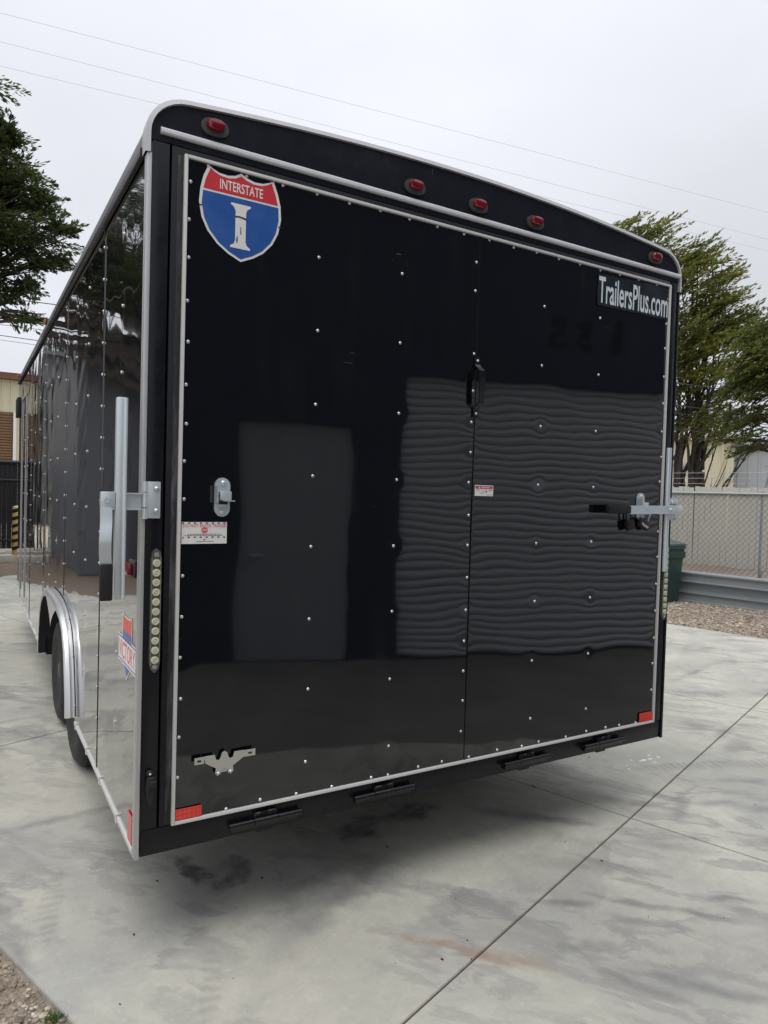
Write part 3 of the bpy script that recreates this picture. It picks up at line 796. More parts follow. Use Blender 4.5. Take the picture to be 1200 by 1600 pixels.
for k, (xa, xb) in enumerate(((-1.155, .0215), (.0235, 1.184))):
    nx, nz_ = int((xb - xa) / .0125), int(2.128 / .0125)
    xs = np.linspace(xa, xb, nx + 1); zs = np.linspace(.102, 2.229, nz_ + 1)
    W = np.array([[door_w(x, z, k) for z in zs] for x in xs])
    for qi, (sx_, sz_) in enumerate(SCR):
        W -= (.00016 + .00028 * ((qi * 7919) % 13) / 13) * np.exp(-((xs - sx_) ** 2)[:, None] / .030 ** 2 - ((zs - sz_) ** 2)[None, :] / .030 ** 2)
    t = tb()
    t.add([(x, YD - W[i, j], z) for i, x in enumerate(xs) for j, z in enumerate(zs)],
          [(i * (nz_ + 1) + j, (i + 1) * (nz_ + 1) + j, (i + 1) * (nz_ + 1) + j + 1, i * (nz_ + 1) + j + 1) for i in range(nx) for j in range(nz_)], 0, True)
    t.build('door_panel', 'door_gloss_black', D, fix=False, angle=80)
t = tb(); t.box(.0190, .0245, -.0145, -.0096, .1025, 2.2275); t.build('seam_strip', 'door_gloss_black', D)
XL, XR, ZB, ZT, TW = -1.167, 1.195, .090, 2.240, .0108
for b in ((XL, XL + TW, ZB, ZT), (XR - TW, XR, ZB, ZT), (XL + TW + .0004, XR - TW - .0004, ZT - TW, ZT), (XL + TW + .0004, XR - TW - .0004, ZB, ZB + TW)):
    t = tb(); t.box(b[0], b[1], -.019, -.0032, b[2], b[3], c=.002); t.build('edge_trim', 'white_trim', D)
t = tb(); t.box(-1.186, -1.1676, -.0052, -.0031, .095, 2.236, c=.001); t.build('sealant_bead', 'sealant_smear', D)
t = tb()
for x, z in SCR: dome(t, (x, YD + .0007, z), (0, -1, 0), .0064, .0045)
t.build('screws', 'screw_zinc', D, kind='stuff')

def yd(y): return lambda a, b: (a, y, b)
# shield decal
t = tb()
def shield(inset=0.0):
    cx, cz = -.978, 2.075
    L = [(-1.090, 2.228), (-1.078, 2.219), (-1.055, 2.210), (-1.025, 2.208), (-1.000, 2.214), (-.981, 2.226), (-.962, 2.216), (-.935, 2.209), (-.905, 2.211), (-.880, 2.221), (-.868, 2.229),
         (-.852, 2.190), (-.841, 2.150), (-.838, 2.105), (-.848, 2.055), (-.868, 2.015), (-.900, 1.980), (-.935, 1.957), (-.977, 1.938), (-1.020, 1.957), (-1.057, 1.982), (-1.090, 2.018), (-1.110, 2.058), (-1.119, 2.105), (-1.115, 2.152), (-1.106, 2.190)]
    return [(cx + (a - cx) * (1 - inset), cz + (b - cz) * (1 - inset)) for a, b in L]
t.sheet(shield(0), yd(-.0128), 0)
inn = shield(.062)
def clip(poly, zc, above):
    out = []
    for i, a in enumerate(poly):
        b = poly[(i + 1) % len(poly)]
        ia = (a[1] > zc) == above; ib = (b[1] > zc) == above
        if ia: out.append(a)
        if ia != ib:
            q = (zc - a[1]) / (b[1] - a[1]); out.append((a[0] + (b[0] - a[0]) * q, zc))
    return out
t.sheet(clip(inn, 2.150, True), yd(-.0134), 1); t.sheet(clip(inn, 2.1435, False), yd(-.0134), 2)
add_text(t, 'INTERSTATE', -1.052, -.905, 2.160, 2.192, yd(-.0140), 0, .012)
I_ = [(-1.014, 2.125), (-.946, 2.125), (-.946, 2.119), (-.957, 2.112), (-.962, 2.100), (-.962, 2.004), (-.957, 1.993), (-.946, 1.986), (-.946, 1.980), (-1.014, 1.980), (-1.014, 1.986), (-1.003, 1.993), (-.998, 2.004), (-.998, 2.100), (-1.003, 2.112), (-1.014, 2.119)]
t.sheet(I_, yd(-.0140), 0)
for q in ([(-.999, 2.079), (-.985, 2.081), (-.961, 2.077), (-.962, 2.083), (-.985, 2.086), (-.998, 2.084)], [(-.994, 2.012), (-.990, 2.022), (-.989, 2.004), (-.993, 1.994)], [(-.981, 2.050), (-.979, 2.052), (-.977, 2.030), (-.980, 2.024)],
          [(-1.118, 2.092), (-1.109, 2.092), (-1.109, 2.096), (-1.118, 2.096)], [(-.848, 2.078), (-.838, 2.077), (-.838, 2.081), (-.847, 2.082)]):
    t.sheet(q, yd(-.0146), 3)
t.build('shield_decal', ['decal_white', 'decal_red', 'decal_blue', 'print_black'], D)
# website decal
t = tb(); t.sheet([(.693, 2.066), (1.183, 2.070), (1.183, 2.2265), (.693, 2.206)], yd(-.0128), 0)
add_text(t, 'TrailersPlus.com', .700, 1.178, 2.078, 2.197, yd(-.0136), 1, .014)
t.build('website_decal', ['decal_slate', 'decal_letter'], D)
# do-not-enter decal
t = tb(); x0, x1, z0, z1 = -1.153, -1.003, 1.005, 1.076
t.sheet([(x0, z0), (x1, z0), (x1, z1), (x0, z1)], yd(-.0128), 0)
add_text(t, 'DO NOT ENTER TRAILER', x0 + .005, x1 - .002, 1.0590, 1.0690, yd(-.0136), 1, .004)
t.sheet([(-1.078 + .0115 * math.cos(R(22.5 + 45 * i)), 1.0495 + .0105 * math.sin(R(22.5 + 45 * i))) for i in range(8)], yd(-.0134), 1)
add_text(t, 'STOP', -1.0865, -1.0695, 1.0465, 1.0525, yd(-.0140), 0, .02)
for i in range(8):
    for zz in (1.0705, 1.0245): t.sheet([(x0 + .001 + i * .0195, zz), (x0 + .008 + i * .0195, zz), (x0 + .008 + i * .0195, zz + .004), (x0 + .001 + i * .0195, zz + .004)], yd(-.0134), 2)
for zz, a, b in ((1.0355, .02, .125), (1.0310, .01, .135), (1.0120, .05, .10)):
    x = x0 + a
    while x < x0 + b:
        l = random.uniform(.004, .010); t.sheet([(x, zz), (x + l, zz), (x + l, zz + .0018), (x, zz + .0018)], yd(-.0134), 2); x += l + .002
t.sheet([(-1.083, 1.021), (-1.0785, 1.0145), (-1.074, 1.021)], yd(-.0134), 1)
t.build('warning_decal', ['decal_white', 'decal_pale_red', 'print_black'], D)
# small red and white pinch warning
t = tb(); x0, x1, z0, z1 = .027, .123, 1.187, 1.231
t.sheet([(x0, z0), (x1, z0), (x1, z1), (x0, z1)], yd(-.0165), 0)
t.sheet([(x0 + .003, 1.216), (x1 - .003, 1.216), (x1 - .003, 1.228), (x0 + .003, 1.228)], yd(-.0171), 1)
t.sheet([(x0 + .018, 1.2185), (x0 + .026, 1.2185), (x0 + .022, 1.2265)], yd(-.0177), 0)
add_text(t, 'WARNING', x0 + .030, x1 - .018, 1.2190, 1.2255, yd(-.0177), 0, .01)
for (a, b, c_, d_) in ((.008, 1.209, .024, 1.212), (.072, 1.209, .088, 1.212), (.028, 1.198, .05, 1.2005), (.05, 1.203, .066, 1.205), (.06, 1.191, .09, 1.193), (.058, 1.198, .061, 1.213), (.034, 1.207, .052, 1.209)):
    t.sheet([(x0 + a, b), (x0 + c_, b + .001), (x0 + c_, d_), (x0 + a, d_ - .001)], yd(-.0171), 2)
t.build('warning_decal', ['decal_white', 'decal_pink', 'print_black'], D)
# corner reflectors
for x0, x1, z0, z1 in ((-1.1545, -1.068, .1025, .140), (1.084, 1.1825, .1025, .148)):
    t = tb(); t.sheet([(x0, z0), (x1, z0), (x1, z1), (x0, z1)], yd(-.0155)); t.build('corner_reflector', 'reflector_red', D)
# pull handle
def strip(mb, path, wdt, th, wdir):
    """flat bar swept along a path in the plane normal to wdir"""
    P0 = [Vector(p) for p in path]; P = []
    for i in range(len(P0) - 1):        # rounded bends
        a, b, c, d = P0[max(0, i - 1)], P0[i], P0[i + 1], P0[min(len(P0) - 1, i + 2)]
        for q in (0, .25, .5, .75): P.append(.5 * (2 * b + (c - a) * q + (2 * a - 5 * b + 4 * c - d) * q * q + (3 * b - a - 3 * c + d) * q ** 3))
    P.append(P0[-1]); wd = Vector(wdir) * wdt / 2; vs = []
    for i, p in enumerate(P):
        d = (P[min(len(P) - 1, i + 1)] - P[max(0, i - 1)]).normalized(); n_ = d.cross(Vector(wdir)).normalized() * th / 2
        vs += [p + wd + n_, p - wd + n_, p - wd - n_, p + wd - n_]
    fs = [(0, 1, 2, 3)] + [(4 * (len(P) - 1) + j) for j in ()] if False else []
    for i in range(len(P) - 1):
        for j in range(4): fs.append((4 * i + j, 4 * i + (j + 1) % 4, 4 * i + 4 + (j + 1) % 4, 4 * i + 4 + j))
    fs.append((0, 1, 2, 3)); e = 4 * (len(P) - 1); fs.append((e + 3, e + 2, e + 1, e))
    mb.add(vs, fs, 0, True)
t = tb()
strip(t, [(.019, -.0175, 1.747), (.019, -.0175, 1.718), (.019, -.026, 1.705), (.019, -.046, 1.690), (.019, -.052, 1.676), (.019, -.052, 1.575), (.019, -.046, 1.561), (.019, -.026, 1.546), (.019, -.0175, 1.533), (.019, -.0175, 1.504)], .026, .005, (1, 0, 0))
o = t.build('pull_handle', 'hinge_black', D)
t = tb(); dome(t, (.019, -.0198, 1.731), (0, -1, 0), .006); dome(t, (.019, -.0198, 1.519), (0, -1, 0), .006); t.build('screws', 'zinc', o, kind='stuff')
# plate bracket
t = tb()
BR = [(-1.031, .303), (-1.026, .286), (-1.016, .283), (-1.010, .292), (-1.007, .305), (-.998, .311), (-.988, .305), (-.985, .292), (-.978, .283), (-.968, .286), (-.964, .303), (-.930, .303), (-.930, .281), (-.968, .257), (-.966, .239), (-.974, .230), (-.984, .236), (-.986, .247),
      (-.997, .254), (-1.008, .247), (-1.010, .236), (-1.020, .230), (-1.028, .239), (-1.026, .257), (-1.062, .279), (-1.068, .303)]
t.prism(BR, yd(-.026), yd(-.0235))
for a, b in ((-1.099, -1.0675), (-.9305, -.891)):
    t.box(a, b, -.0295, -.0268, .281, .303)
t.box(-1.010, -.986, -.0232, -.0125, .24, .27)
o = t.build('licence_plate_bracket', 'plate_steel', D)
for a in (-1.084, -.910):
    t = tb(); t.sheet([(a + .008 * math.cos(q / 12 * 6.283), .292 + .0035 * math.sin(q / 12 * 6.283)) for q in range(12)], yd(-.0302)); t.build('slot', 'print_black', o)
t = tb(); dome(t, (-.976, -.0262, .2385), (0, -1, 0), .006); dome(t, (-1.018, -.0262, .2385), (0, -1, 0), .006); t.build('screws', 'screw_zinc', o, kind='stuff')
# ramp hinges
for a, b in ((-.974, -.710), (-.493, -.230), (.232, .496), (.710, .980)):
    t = tb(); c = (a + b) / 2
    t.tube([(a, -.018, .043), (c - .045, -.018, .043)], .011, 12); t.tube([(c - .043, -.018, .043), (c + .043, -.018, .043)], .0125, 12); t.tube([(c + .045, -.018, .043), (b, -.018, .043)], .011, 12)
    o = t.build('ramp_hinge', 'hinge_black', T)
    t = tb(); t.box(c - .043, c + .043, -.012, .0015, .030, .072, c=.003); t.box(a + .01, b - .01, -.012, .0015, .018, .040, c=.003)
    t.tube([(c - .035, -.010, .066), (c - .02, -.016, .069), (c, -.010, .066), (c + .02, -.016, .070), (c + .035, -.010, .067)], .006, 6)
    t.build('leaf', 'hinge_black', o)
    t = tb(); t.box(c - .02, c + .04, .012, .04, -.012, -.0005, c=.003); t.build('stop_block', 'matte_black', o)
# hasps
def hasp(cx, open_, nm='hasp'):
    t = tb(); pl = [(cx + .026 * math.cos(a), 1.197 + .026 * math.sin(a)) for a in np.linspace(0, math.pi, 10)] + [(cx + .026 * math.cos(a), 1.120 + .026 * math.sin(a)) for a in np.linspace(math.pi, 2 * math.pi, 10)]
    t.prism(pl, yd(-.0175), yd(-.0120))
    o = t.build(nm, 'zinc', T)
    t = tb(); dome(t, (cx + .002, -.0176, 1.205), (0, -1, 0), .0095, .006); dome(t, (cx, -.0176, 1.108), (0, -1, 0), .0095, .006); t.build('bolts', 'screw_zinc', o, kind='stuff')
    t = tb()
    t.box(cx - .016, cx + .022, -.040, -.0180, 1.166, 1.178, c=.002); t.box(cx - .016, cx + .022, -.046, -.0405, 1.150, 1.178, c=.002)
    t.box(cx - .008, cx + .030, -.058, -.0182, 1.146, 1.149); t.box(cx - .014, cx + .016, -.036, -.0182, 1.128, 1.135); t.box(cx - .027, cx - .024, -.050, -.0182, 1.140, 1.196)
    t.build('keeper', 'zinc', o)
    t = tb(); t.box(cx - .012, cx + .014, -.030, -.0185, 1.1355, 1.1455); t.build('keeper_slot', 'print_black', o)
hasp(-1.022, True); hasp(1.033, False)
# bar locks
def bar_lock(sx):
    if sx < 0:   # swung open, its handle hanging straight down beside the wall
        t = tb(); t.box(-1.262, -1.220, -.010, -.0042, 1.087, 1.203, c=.002)
        t.tube([(-1.268, -.010, 1.085), (-1.268, -.010, 1.120)], .0085, 10); t.tube([(-1.268, -.010, 1.122), (-1.268, -.010, 1.168)], .010, 10); t.tube([(-1.268, -.010, 1.170), (-1.268, -.010, 1.203)], .0085, 10)
        o = t.build('bar_lock', 'zinc', T)
        t = tb(); dome(t, (-1.233, -.0101, 1.180), (0, -1, 0), .0095, .007); dome(t, (-1.233, -.0101, 1.110), (0, -1, 0), .0095, .007); t.build('bolts', 'screw_zinc', o, kind='stuff')
        t = tb(); t.box(-1.329, -1.2785, -.012, -.008, 1.113, 1.166); t.box(-1.329, -1.2785, -.026, -.0121, 1.162, 1.166); t.box(-1.329, -1.2785, -.026, -.0121, 1.113, 1.117); t.build('arm', 'zinc', o)
        t = tb(); t.box(-1.3585, -1.3295, -.030, .000, .836, 1.457, c=.005); t.tube([(-1.3335, -.034, .838), (-1.3335, -.034, 1.455)], .006, 8); t.build('lock_bar', 'zinc', o)
        t = tb(); t.box(-1.400, -1.3590, -.032, -.004, 1.113, 1.168, c=.003); t.lathe([(.009, -.0325), (.009, -.0345), (.005, -.0345), (.005, -.0335)], (-1.384, 0, 1.142), 'Y', 12); t.build('bracket', 'zinc', o)
        t = tb(); strip(t, [(-1.386, -.035, 1.118), (-1.386, -.040, 1.080), (-1.389, -.052, 1.040), (-1.390, -.055, 1.010), (-1.388, -.046, .975), (-1.384, -.038, .940)], .034, .008, (1, 0, 0)); h = t.build('handle', 'zinc', o)
        t = tb(); t.box(-1.402, -1.365, -.052, -.026, .838, .950, c=.006); t.build('grip', 'grip_black', h)
    else:        # closed across the door
        t = tb(); t.box(1.2445, 1.262, -.0102, -.0042, 1.092, 1.203, c=.002); t.box(1.2628, 1.306, -.0112, -.0048, 1.092, 1.203, c=.002); t.tube([(1.300, -.012, 1.092), (1.300, -.012, 1.203)], .009, 10)
        for zc in (1.110, 1.184): t.box(1.236, 1.300, -.024, -.0115, zc - .010, zc + .010, c=.002)
        o = t.build('bar_lock', 'zinc', T)
        t = tb(); t.box(1.198, 1.300, -.050, -.0255, 1.122, 1.166, c=.003); t.build('arm', 'zinc', o)
        t = tb(); t.box(1.205, 1.235, -.0250, -.0195, .840, 1.449); t.tube([(1.220, -.022, .840), (1.220, -.022, 1.449)], .013, 10); t.build('lock_bar', 'zinc', o)
        t = tb(); dome(t, (1.213, -.0502, 1.144), (0, -1, 0), .009, .007); dome(t, (1.254, -.0250, 1.184), (0, -1, 0), .007, .006); t.build('bolts', 'screw_zinc', o, kind='stuff')
        t = tb(); strip(t, [(1.197, -.046, 1.144), (1.10, -.050, 1.144), (.98, -.054, 1.142), (.895, -.058, 1.142)], .040, .007, (0, 0, 1)); h = t.build('handle', 'zinc', o)
        t = tb(); t.box(.757, .903, -.074, -.046, 1.123, 1.162, c=.007); t.build('grip', 'grip_black', h)
bar_lock(-1); bar_lock(1)
# tail lights
def tail_light(cx):
    z0, z1 = .595, .992; t = tb()
    w_ = .0165
    pl = [(cx - w_, z0 + .035), (cx - w_ * .75, z0 + .012), (cx, z0), (cx + w_ * .75, z0 + .012), (cx + w_, z0 + .035), (cx + w_, z1 - .035), (cx + w_ * .75, z1 - .012), (cx, z1), (cx - w_ * .75, z1 - .012), (cx - w_, z1 - .035)]
    t.prism(pl, yd(-.014), yd(-.0005)); o = t.build('tail_light', 'led_housing', T)
    for i in range(11):
        z = .637 + i * .0309
        t = tb(); t.lathe([(.0125, -.0142), (.0122, -.0185), (.008, -.0200), (.004, -.0175), (0, -.0172)], (cx, 0, z), 'Y', 14); t.lathe([(.0045, -.0176), (.0040, -.0205), (0, -.0212)], (cx, 0, z), 'Y', 10, 1); t.build('led', ['led_lens', 'led_core'], o)
    t = tb()
    for z in (z0 + .020, z1 - .020): t.lathe([(.0075, -.0142), (.0075, -.0165), (.003, -.0165), (.003, -.0150)], (cx, 0, z), 'Y', 12)
    t.build('screws', 'screw_zinc', o, kind='stuff')
    t = tb(); t.box(cx - .0135, cx - .0128, -.0165, -.0142, .622, .962); t.box(cx + .0128, cx + .0135, -.0165, -.0142, .622, .962); t.build('bezel', 'led_core', o)
tail_light(-1.2295); tail_light(1.2415)
# header marker lamps
for x in (-1.070, -.297, .008, .314, 1.082):
    t = tb(); z = 2.352
    def ov(a, b, n=20): return [(x + a * math.copysign(abs(math.cos(q)) ** .8, math.cos(q)), z + b * math.copysign(abs(math.sin(q)) ** .8, math.sin(q))) for q in np.linspace(0, 2 * math.pi, n, endpoint=False)]
    t.prism(ov(.045, .0275), yd(-.010), yd(-.0004)); o = t.build('marker_lamp', 'gasket_grey', T)
    t = tb(); z += .004
    rings = [(1, -.0102), (.97, -.020), (.86, -.027), (.5, -.029)]; n = 20; vs = []
    for s_, y in rings: vs += [(a, y, b) for a, b in ov(.0315 * s_, .0175 * s_)]
    t.add(vs, [(i * n + j, i * n + (j + 1) % n, (i + 1) * n + (j + 1) % n, (i + 1) * n + j) for i in range(3) for j in range(n)] + [[3 * n + j for j in range(n)]], 0, True)
    t.build('lens', 'lens_red', o)
# hold-back hook on the near post
t = tb()
t.lathe([(.011, -.001), (.011, -.010), (.006, -.014)], (-1.236, 0, .270), 'Y', 12)
prof = [(-1.244, .262), (-1.226, .262), (-1.220, .248), (-1.223, .238), (-1.230, .232), (-1.229, .205), (-1.233, .180), (-1.238, .172), (-1.245, .190), (-1.248, .225)]
t.prism(prof, yd(-.034), yd(-.002)); t.box(-1.244, -1.222, -.046, -.0342, .236, .258, c=.004)
o = t.build('hold_back_hook', 'matte_black', T)
t = tb(); dome(t, (-1.236, -.0142, .270), (0, -1, 0), .0045, .003); t.build('screw', 'screw_zinc', o)
# side decal
t = tb(); XS = -1.2762
def sd(x): return lambda a, b: (x, .335 - a, b)     # a grows towards the rear edge
pts_w = [(.088, .684), (.088, .745), (.110, .750), (.118, .742), (.150, .744), (.205, .738), (.222, .748), (.235, .735), (.235, .672), (.310, .668), (.310, .582), (.180, .560), (.135, .536), (.105, .560), (.0, .590), (.0, .690)]
# four bands: white ground, blue shield, red top, white name band
t.sheet([(.066, .668), (.066, .742), (.090, .752), (.100, .744), (.150, .742), (.200, .744), (.210, .752), (.234, .742), (.234, .668), (.300, .668), (.300, .572), (.210, .572), (.150, .530), (.090, .572), (.0, .572), (.0, .668)], sd(XS), 0)
t.sheet([(.074, .674), (.074, .738), (.092, .745), (.102, .738), (.150, .736), (.198, .738), (.208, .745), (.226, .738), (.226, .674)], sd(XS - .00012), 1)
t.sheet([(.074, .662), (.226, .662), (.226, .690), (.074, .690)], sd(XS - .00024), 2)
t.sheet([(.006, .578), (.294, .578), (.294, .662), (.006, .662)], sd(XS - .00036), 2)
t.sheet([(.010, .583), (.290, .583), (.290, .657), (.010, .657)], sd(XS - .00048), 0)
t.sheet([(.098, .572), (.150, .537), (.202, .572)], sd(XS - .00036), 2)
add_text(t, 'VICTORY', .016, .284, .590, .650, sd(XS - .0006), 1, .012)
t.build('victory_decal', ['decal_white', 'decal_pale_red', 'decal_pale_blue'], T)

# padlocks hanging from the closed hasp
def padlock(name, label, c, rot, w_, h_, d_, mat, shackle, sm, txt=None):
    r = empty(name, c); tag(r, label, 'padlock'); r.rotation_euler = (0, rot, 0)
    t = MB(); t.box(-w_ / 2, w_ / 2, -d_ / 2, d_ / 2, -h_, 0, c=.006); t.build('body', mat, r)
    t = MB(); sw = w_ * .30
    pts = [(-sw, 0, -.01), (-sw, 0, shackle * .6)] + [(-sw * math.cos(a), 0, shackle * .6 + sw * math.sin(a)) for a in np.linspace(.3, math.pi - .3, 7)] + [(sw, 0, shackle * .6), (sw, 0, -.01)]
    t.tube(pts, .0042, 8); t.build('shackle', sm, r)
    if txt:
        t = MB(); add_text(t, txt, -w_ * .40, w_ * .36, -h_ * .80, -h_ * .50, lambda a, b: (a, -d_ / 2 - .0008, b), 0, .02); t.build('lettering', 'decal_white', r)
    return r
padlock('padlock', 'small matte black padlock hanging left of the right hasp', (.938, -.031, 1.092 + DZ), R(-14), .050, .046, .022, 'grip_black', .045, 'grip_black')
padlock('padlock', 'black laminated padlock with silver shackle and white lettering hanging right of the hasp', (1.052, -.031, 1.094 + DZ), R(24), .066, .044, .024, 'padlock_body', .075, 'zinc', 'Master')

# ================================================================== workshop behind the camera (mirrored in the ramp door)
A_ = Vector((.187, -3.608, 0)); E_ = Vector((.9646, .2637, 0))
WS = empty('workshop_building', A_, math.atan2(E_.y, E_.x)); WS.scale = (.9685, .9685, .9685)
tag(WS, 'dark navy workshop with pale roller shutter, seen mirrored in the trailer ramp door', 'building')
t = MB()      # facade in pieces round the two openings (local x along the wall, -y is into the building)
SL, SR, BH = -1.05, 5.6, 5.05
for x0, x1, z0, z1 in ((SL, .05, 0, BH), (.05, 1.12, 2.21, BH), (1.12, 1.61, 0, BH), (1.61, 5.0, 2.72, BH), (5.0, SR, 0, BH)):
    t.box(x0, x1, -.2, 0, z0, z1)
t.box(SL, SL + .2, -6, -.201, 0, BH); t.box(SR - .2, SR, -6, -.201, 0, BH); t.box(SL, SR, -6.2, -6.0, 0, BH)
t.build('wall', 'navy_wall', WS)
t = MB(); t.box(SL - .1, SR + .1, -6.3, .10, BH + .002, BH + .15); t.build('roof', 'navy_wall', WS)
t = MB(); t.box(.06, 1.11, -.09, -.05, .01, 2.20); o = t.build('door', 'door_grey', WS)
t = MB(); t.tube([(.16, -.05, 1.0), (.16, -.005, 1.0), (.28, -.005, 1.0)], .012, 8); t.build('handle', 'zinc', o)
sh = empty('roller_shutter'); sh.parent = WS
sl0 = None
for i in range(36):
    z = .02 + i * .0752
    if sl0 is None:
        t = MB(); pr = [(-.030, 0), (.001, .007), (.011, .023), (.013, .037), (.009, .052), (-.001, .067), (-.030, .0748)]
        t.prism(pr, lambda a, b: (1.62, a - .08, b), lambda a, b: (4.99, a - .08, b)); sl0 = t.build('slat', 'roller_grey', sh); sl0.location.z = z
    else: share(sl0, 'slat', sh, (0, 0, z))
t = MB()
# the number faces the yard: text runs towards decreasing local x
for ch, u0, u1 in (('1', 3.92, 3.82), ('5', 3.62, 3.43), ('5', 3.33, 3.13)): add_text(t, ch, u0, u1, 3.11, 3.40, lambda a, b: (a, .008, b), 0, .04)
t.build('house_number', 'sign_black', WS)

# ================================================================== other buildings
def ribbed_wall(mb, x0, x1, z0, z1, pitch=.3, depth=.035, y=0.0, m=0):
    xs = []; x = x0
    while x < x1:
        for dx, dy in ((0, 0), (pitch * .70, 0), (pitch * .78, -depth), (pitch * .92, -depth), (pitch, 0)):
            if x + dx <= x1 + 1e-6: xs.append((x + dx, dy))
        x += pitch
    vs = [(a, y + b, z0) for a, b in xs] + [(a, y + b, z1) for a, b in xs]; n = len(xs)
    mb.add(vs, [(i, i + 1, n + i + 1, n + i) for i in range(n - 1)], m)
# cream hall beyond the black fence
b = empty('cream_metal_building', (-.40, 27.6, 0)); tag(b, 'cream ribbed metal building with brown eave and brown roller door', 'building')
t = MB(); ribbed_wall(t, -2.6, 9, 4.15, 5.35); ribbed_wall(t, .24, 9, 0, 4.149); t.box(-2.6, 9, .05, 8, 0, 5.3); t.build('wall', 'cream_siding', b)
t = MB(); t.box(-2.7, 9.1, -.25, 8.2, 5.36, 5.52); t.obox((3.2, 3.9, 5.80), (5.95, 0, 0), (0, 4.1, .25), (0, 0, .05)); t.build('roof', 'brown_trim', b)
t = MB(); t.box(.13, .235, -.08, .04, 0, 4.14); t.build('door_jamb', 'decal_white', b)
sh2 = empty('roller_door'); sh2.parent = b; s0 = None
for i in range(40):
    if s0 is None:
        t = MB(); pr = [(-.01, 0), (-.045, .03), (-.045, .07), (-.01, .101)]; t.prism(pr, lambda a, c: (-2.55, a + .04, c), lambda a, c: (.125, a + .04, c)); s0 = t.build('slat', 'brown_door', sh2); s0.location.z = .02
    else: share(s0, 'slat', sh2, (0, 0, .02 + i * .1025))
# slate hall further left (mirrored in the trailer's flank)
b = empty('slate_grey_hall', (-3.2, 25.6, 0)); tag(b, 'long slate grey metal hall, seen mirrored in the trailer side panels', 'building')
t = MB(); ribbed_wall(t, -22, 0, 0, 6.1, .5); t.box(-22, 0, .05, 9, 0, 6.05); t.build('wall', 'slate_grey_siding', b)
t = MB(); t.box(-22.2, .2, -.3, 9.2, 6.11, 6.25); t.build('roof', 'slate_grey_siding', b)
b = empty('charcoal_shed', (-2.42, 10.55, 0)); tag(b, 'near charcoal shed left of the yard, mirrored beside the trailer rear corner', 'building')
t = MB(); ribbed_wall(t, -7, 0, 0, 3.75, .35, .03); t.box(-7, 0, .05, 5.5, 0, 3.7); t.build('wall', 'slate_grey_siding', b)
t = MB(); t.box(-7.1, .08, -.12, 5.6, 3.752, 3.86); t.build('roof', 'slate_grey_siding', b)
# two buildings beyond the right fence
def rot_building(name, label, p, ang, w0, w1, h, mat, roofmat):
    b = empty(name, p, ang); tag(b, label, 'building')
    t = MB(); ribbed_wall(t, w0, w1, 0, h, .4); t.box(w0, w1, .05, 7, 0, h - .03); t.build('wall', mat, b)
    t = MB(); t.box(w0 - .1, w1 + .1, -.2, 7.2, h + .002, h + .12); t.obox(((w0 + w1) / 2, 3.5, h + .42), ((w1 - w0) / 2 + .1, 0, 0), (0, 3.7, .25), (0, 0, .04)); t.build('roof', roofmat, b)
    return b
az = R(57.15); P = Vector((-1.75 + 32 * math.sin(az), -2.28 + 32 * math.cos(az), 0))
bb = rot_building('cream_shed', 'pale cream metal shed behind the right cypress trunks', P, -az, -12, 0, 4.1, 'cream_siding', 'cream_siding')
t = MB(); t.box(-1.95, -1.72, -.12, -.04, 2.95, 3.15, c=.02); t.build('wall_lamp', 'galvanised', bb)
t = MB(); t.tube([(-.42, -.09, .2), (-.42, -.09, 4.05)], .035, 8); t.build('downpipe', 'cream_siding', bb)
P2 = Vector((-1.75 + 34 * math.sin(az + .004), -2.28 + 34 * math.cos(az + .004), 0))
rot_building('pale_grey_shed', 'pale blue grey metal shed right of the cream shed', P2, -az - .05, -1.5, 13, 4.0, 'pale_grey_siding', 'pale_grey_siding')

# ================================================================== right chain-link fence with slats
F0 = Vector((8.42, 4.77, 0)); FD = Vector((.172, -1, 0)).normalized(); FN = Vector((FD.y, -FD.x, 0))
FR = empty('slatted_chain_link_fence', F0, math.atan2(FD.y, FD.x)); FR.scale = (.97, .97, .955); tag(FR, 'chain-link fence woven with tan slats and topped by barbed wire', 'fence')
fx0, fx1 = -3.2, 5.0
t = MB(); t.tube([(fx0, 0, 1.76), (fx1, 0, 1.76)], .024, 8); t.build('top_rail', 'galvanised', FR)
s0 = None; i = 0; x = fx0
while x < fx1:
    if s0 is None:
        t = MB(); t.box(-.041, .041, -.003, .003, .55, 1.86); t.box(-.041, -.034, -.006, -.0032, .55, 1.86); s0 = t.build('slat', 'slat_tan', FR); s0.location = (x, .012, 0)
    else: share(s0, 'slat', FR, (x, .012 + rr.uniform(-.003, .003), rr.uniform(-.012, .012)), (0, rr.uniform(-.006, .006), 0))
    x += .0905
t = MB(); pitch = .0905
k = int((fx1 - fx0) / pitch)
for j in range(-18, k):
    for dr in (1, -1):
        xa = fx0 + j * pitch; xb = xa + (1.78 - .03) * .93
        if dr < 0: xa, xb = xb, xa
        pa, pb = Vector((xa, -.012 - .003 * dr, .03)), Vector((xb, -.012 - .003 * dr, 1.78))
        # clip to the panel
        for lim, sg in ((fx0, 1), (fx1, -1)):
            if (pa.x - lim) * sg < 0 and (pb.x - lim) * sg < 0: pa = None; break
            if (pa.x - lim) * sg < 0: pa = pa + (pb - pa) * ((lim - pa.x) / (pb.x - pa.x))
            if (pb.x - lim) * sg < 0: pb = pb + (pa - pb) * ((lim - pb.x) / (pa.x - pb.x))
        if pa is not None and (pb - pa).length > .05: t.tube([pa, pb], .0034 if dr > 0 else .0022, 4, cap=False)
t.build('wire_mesh', 'mesh_grey', FR, fix=False)
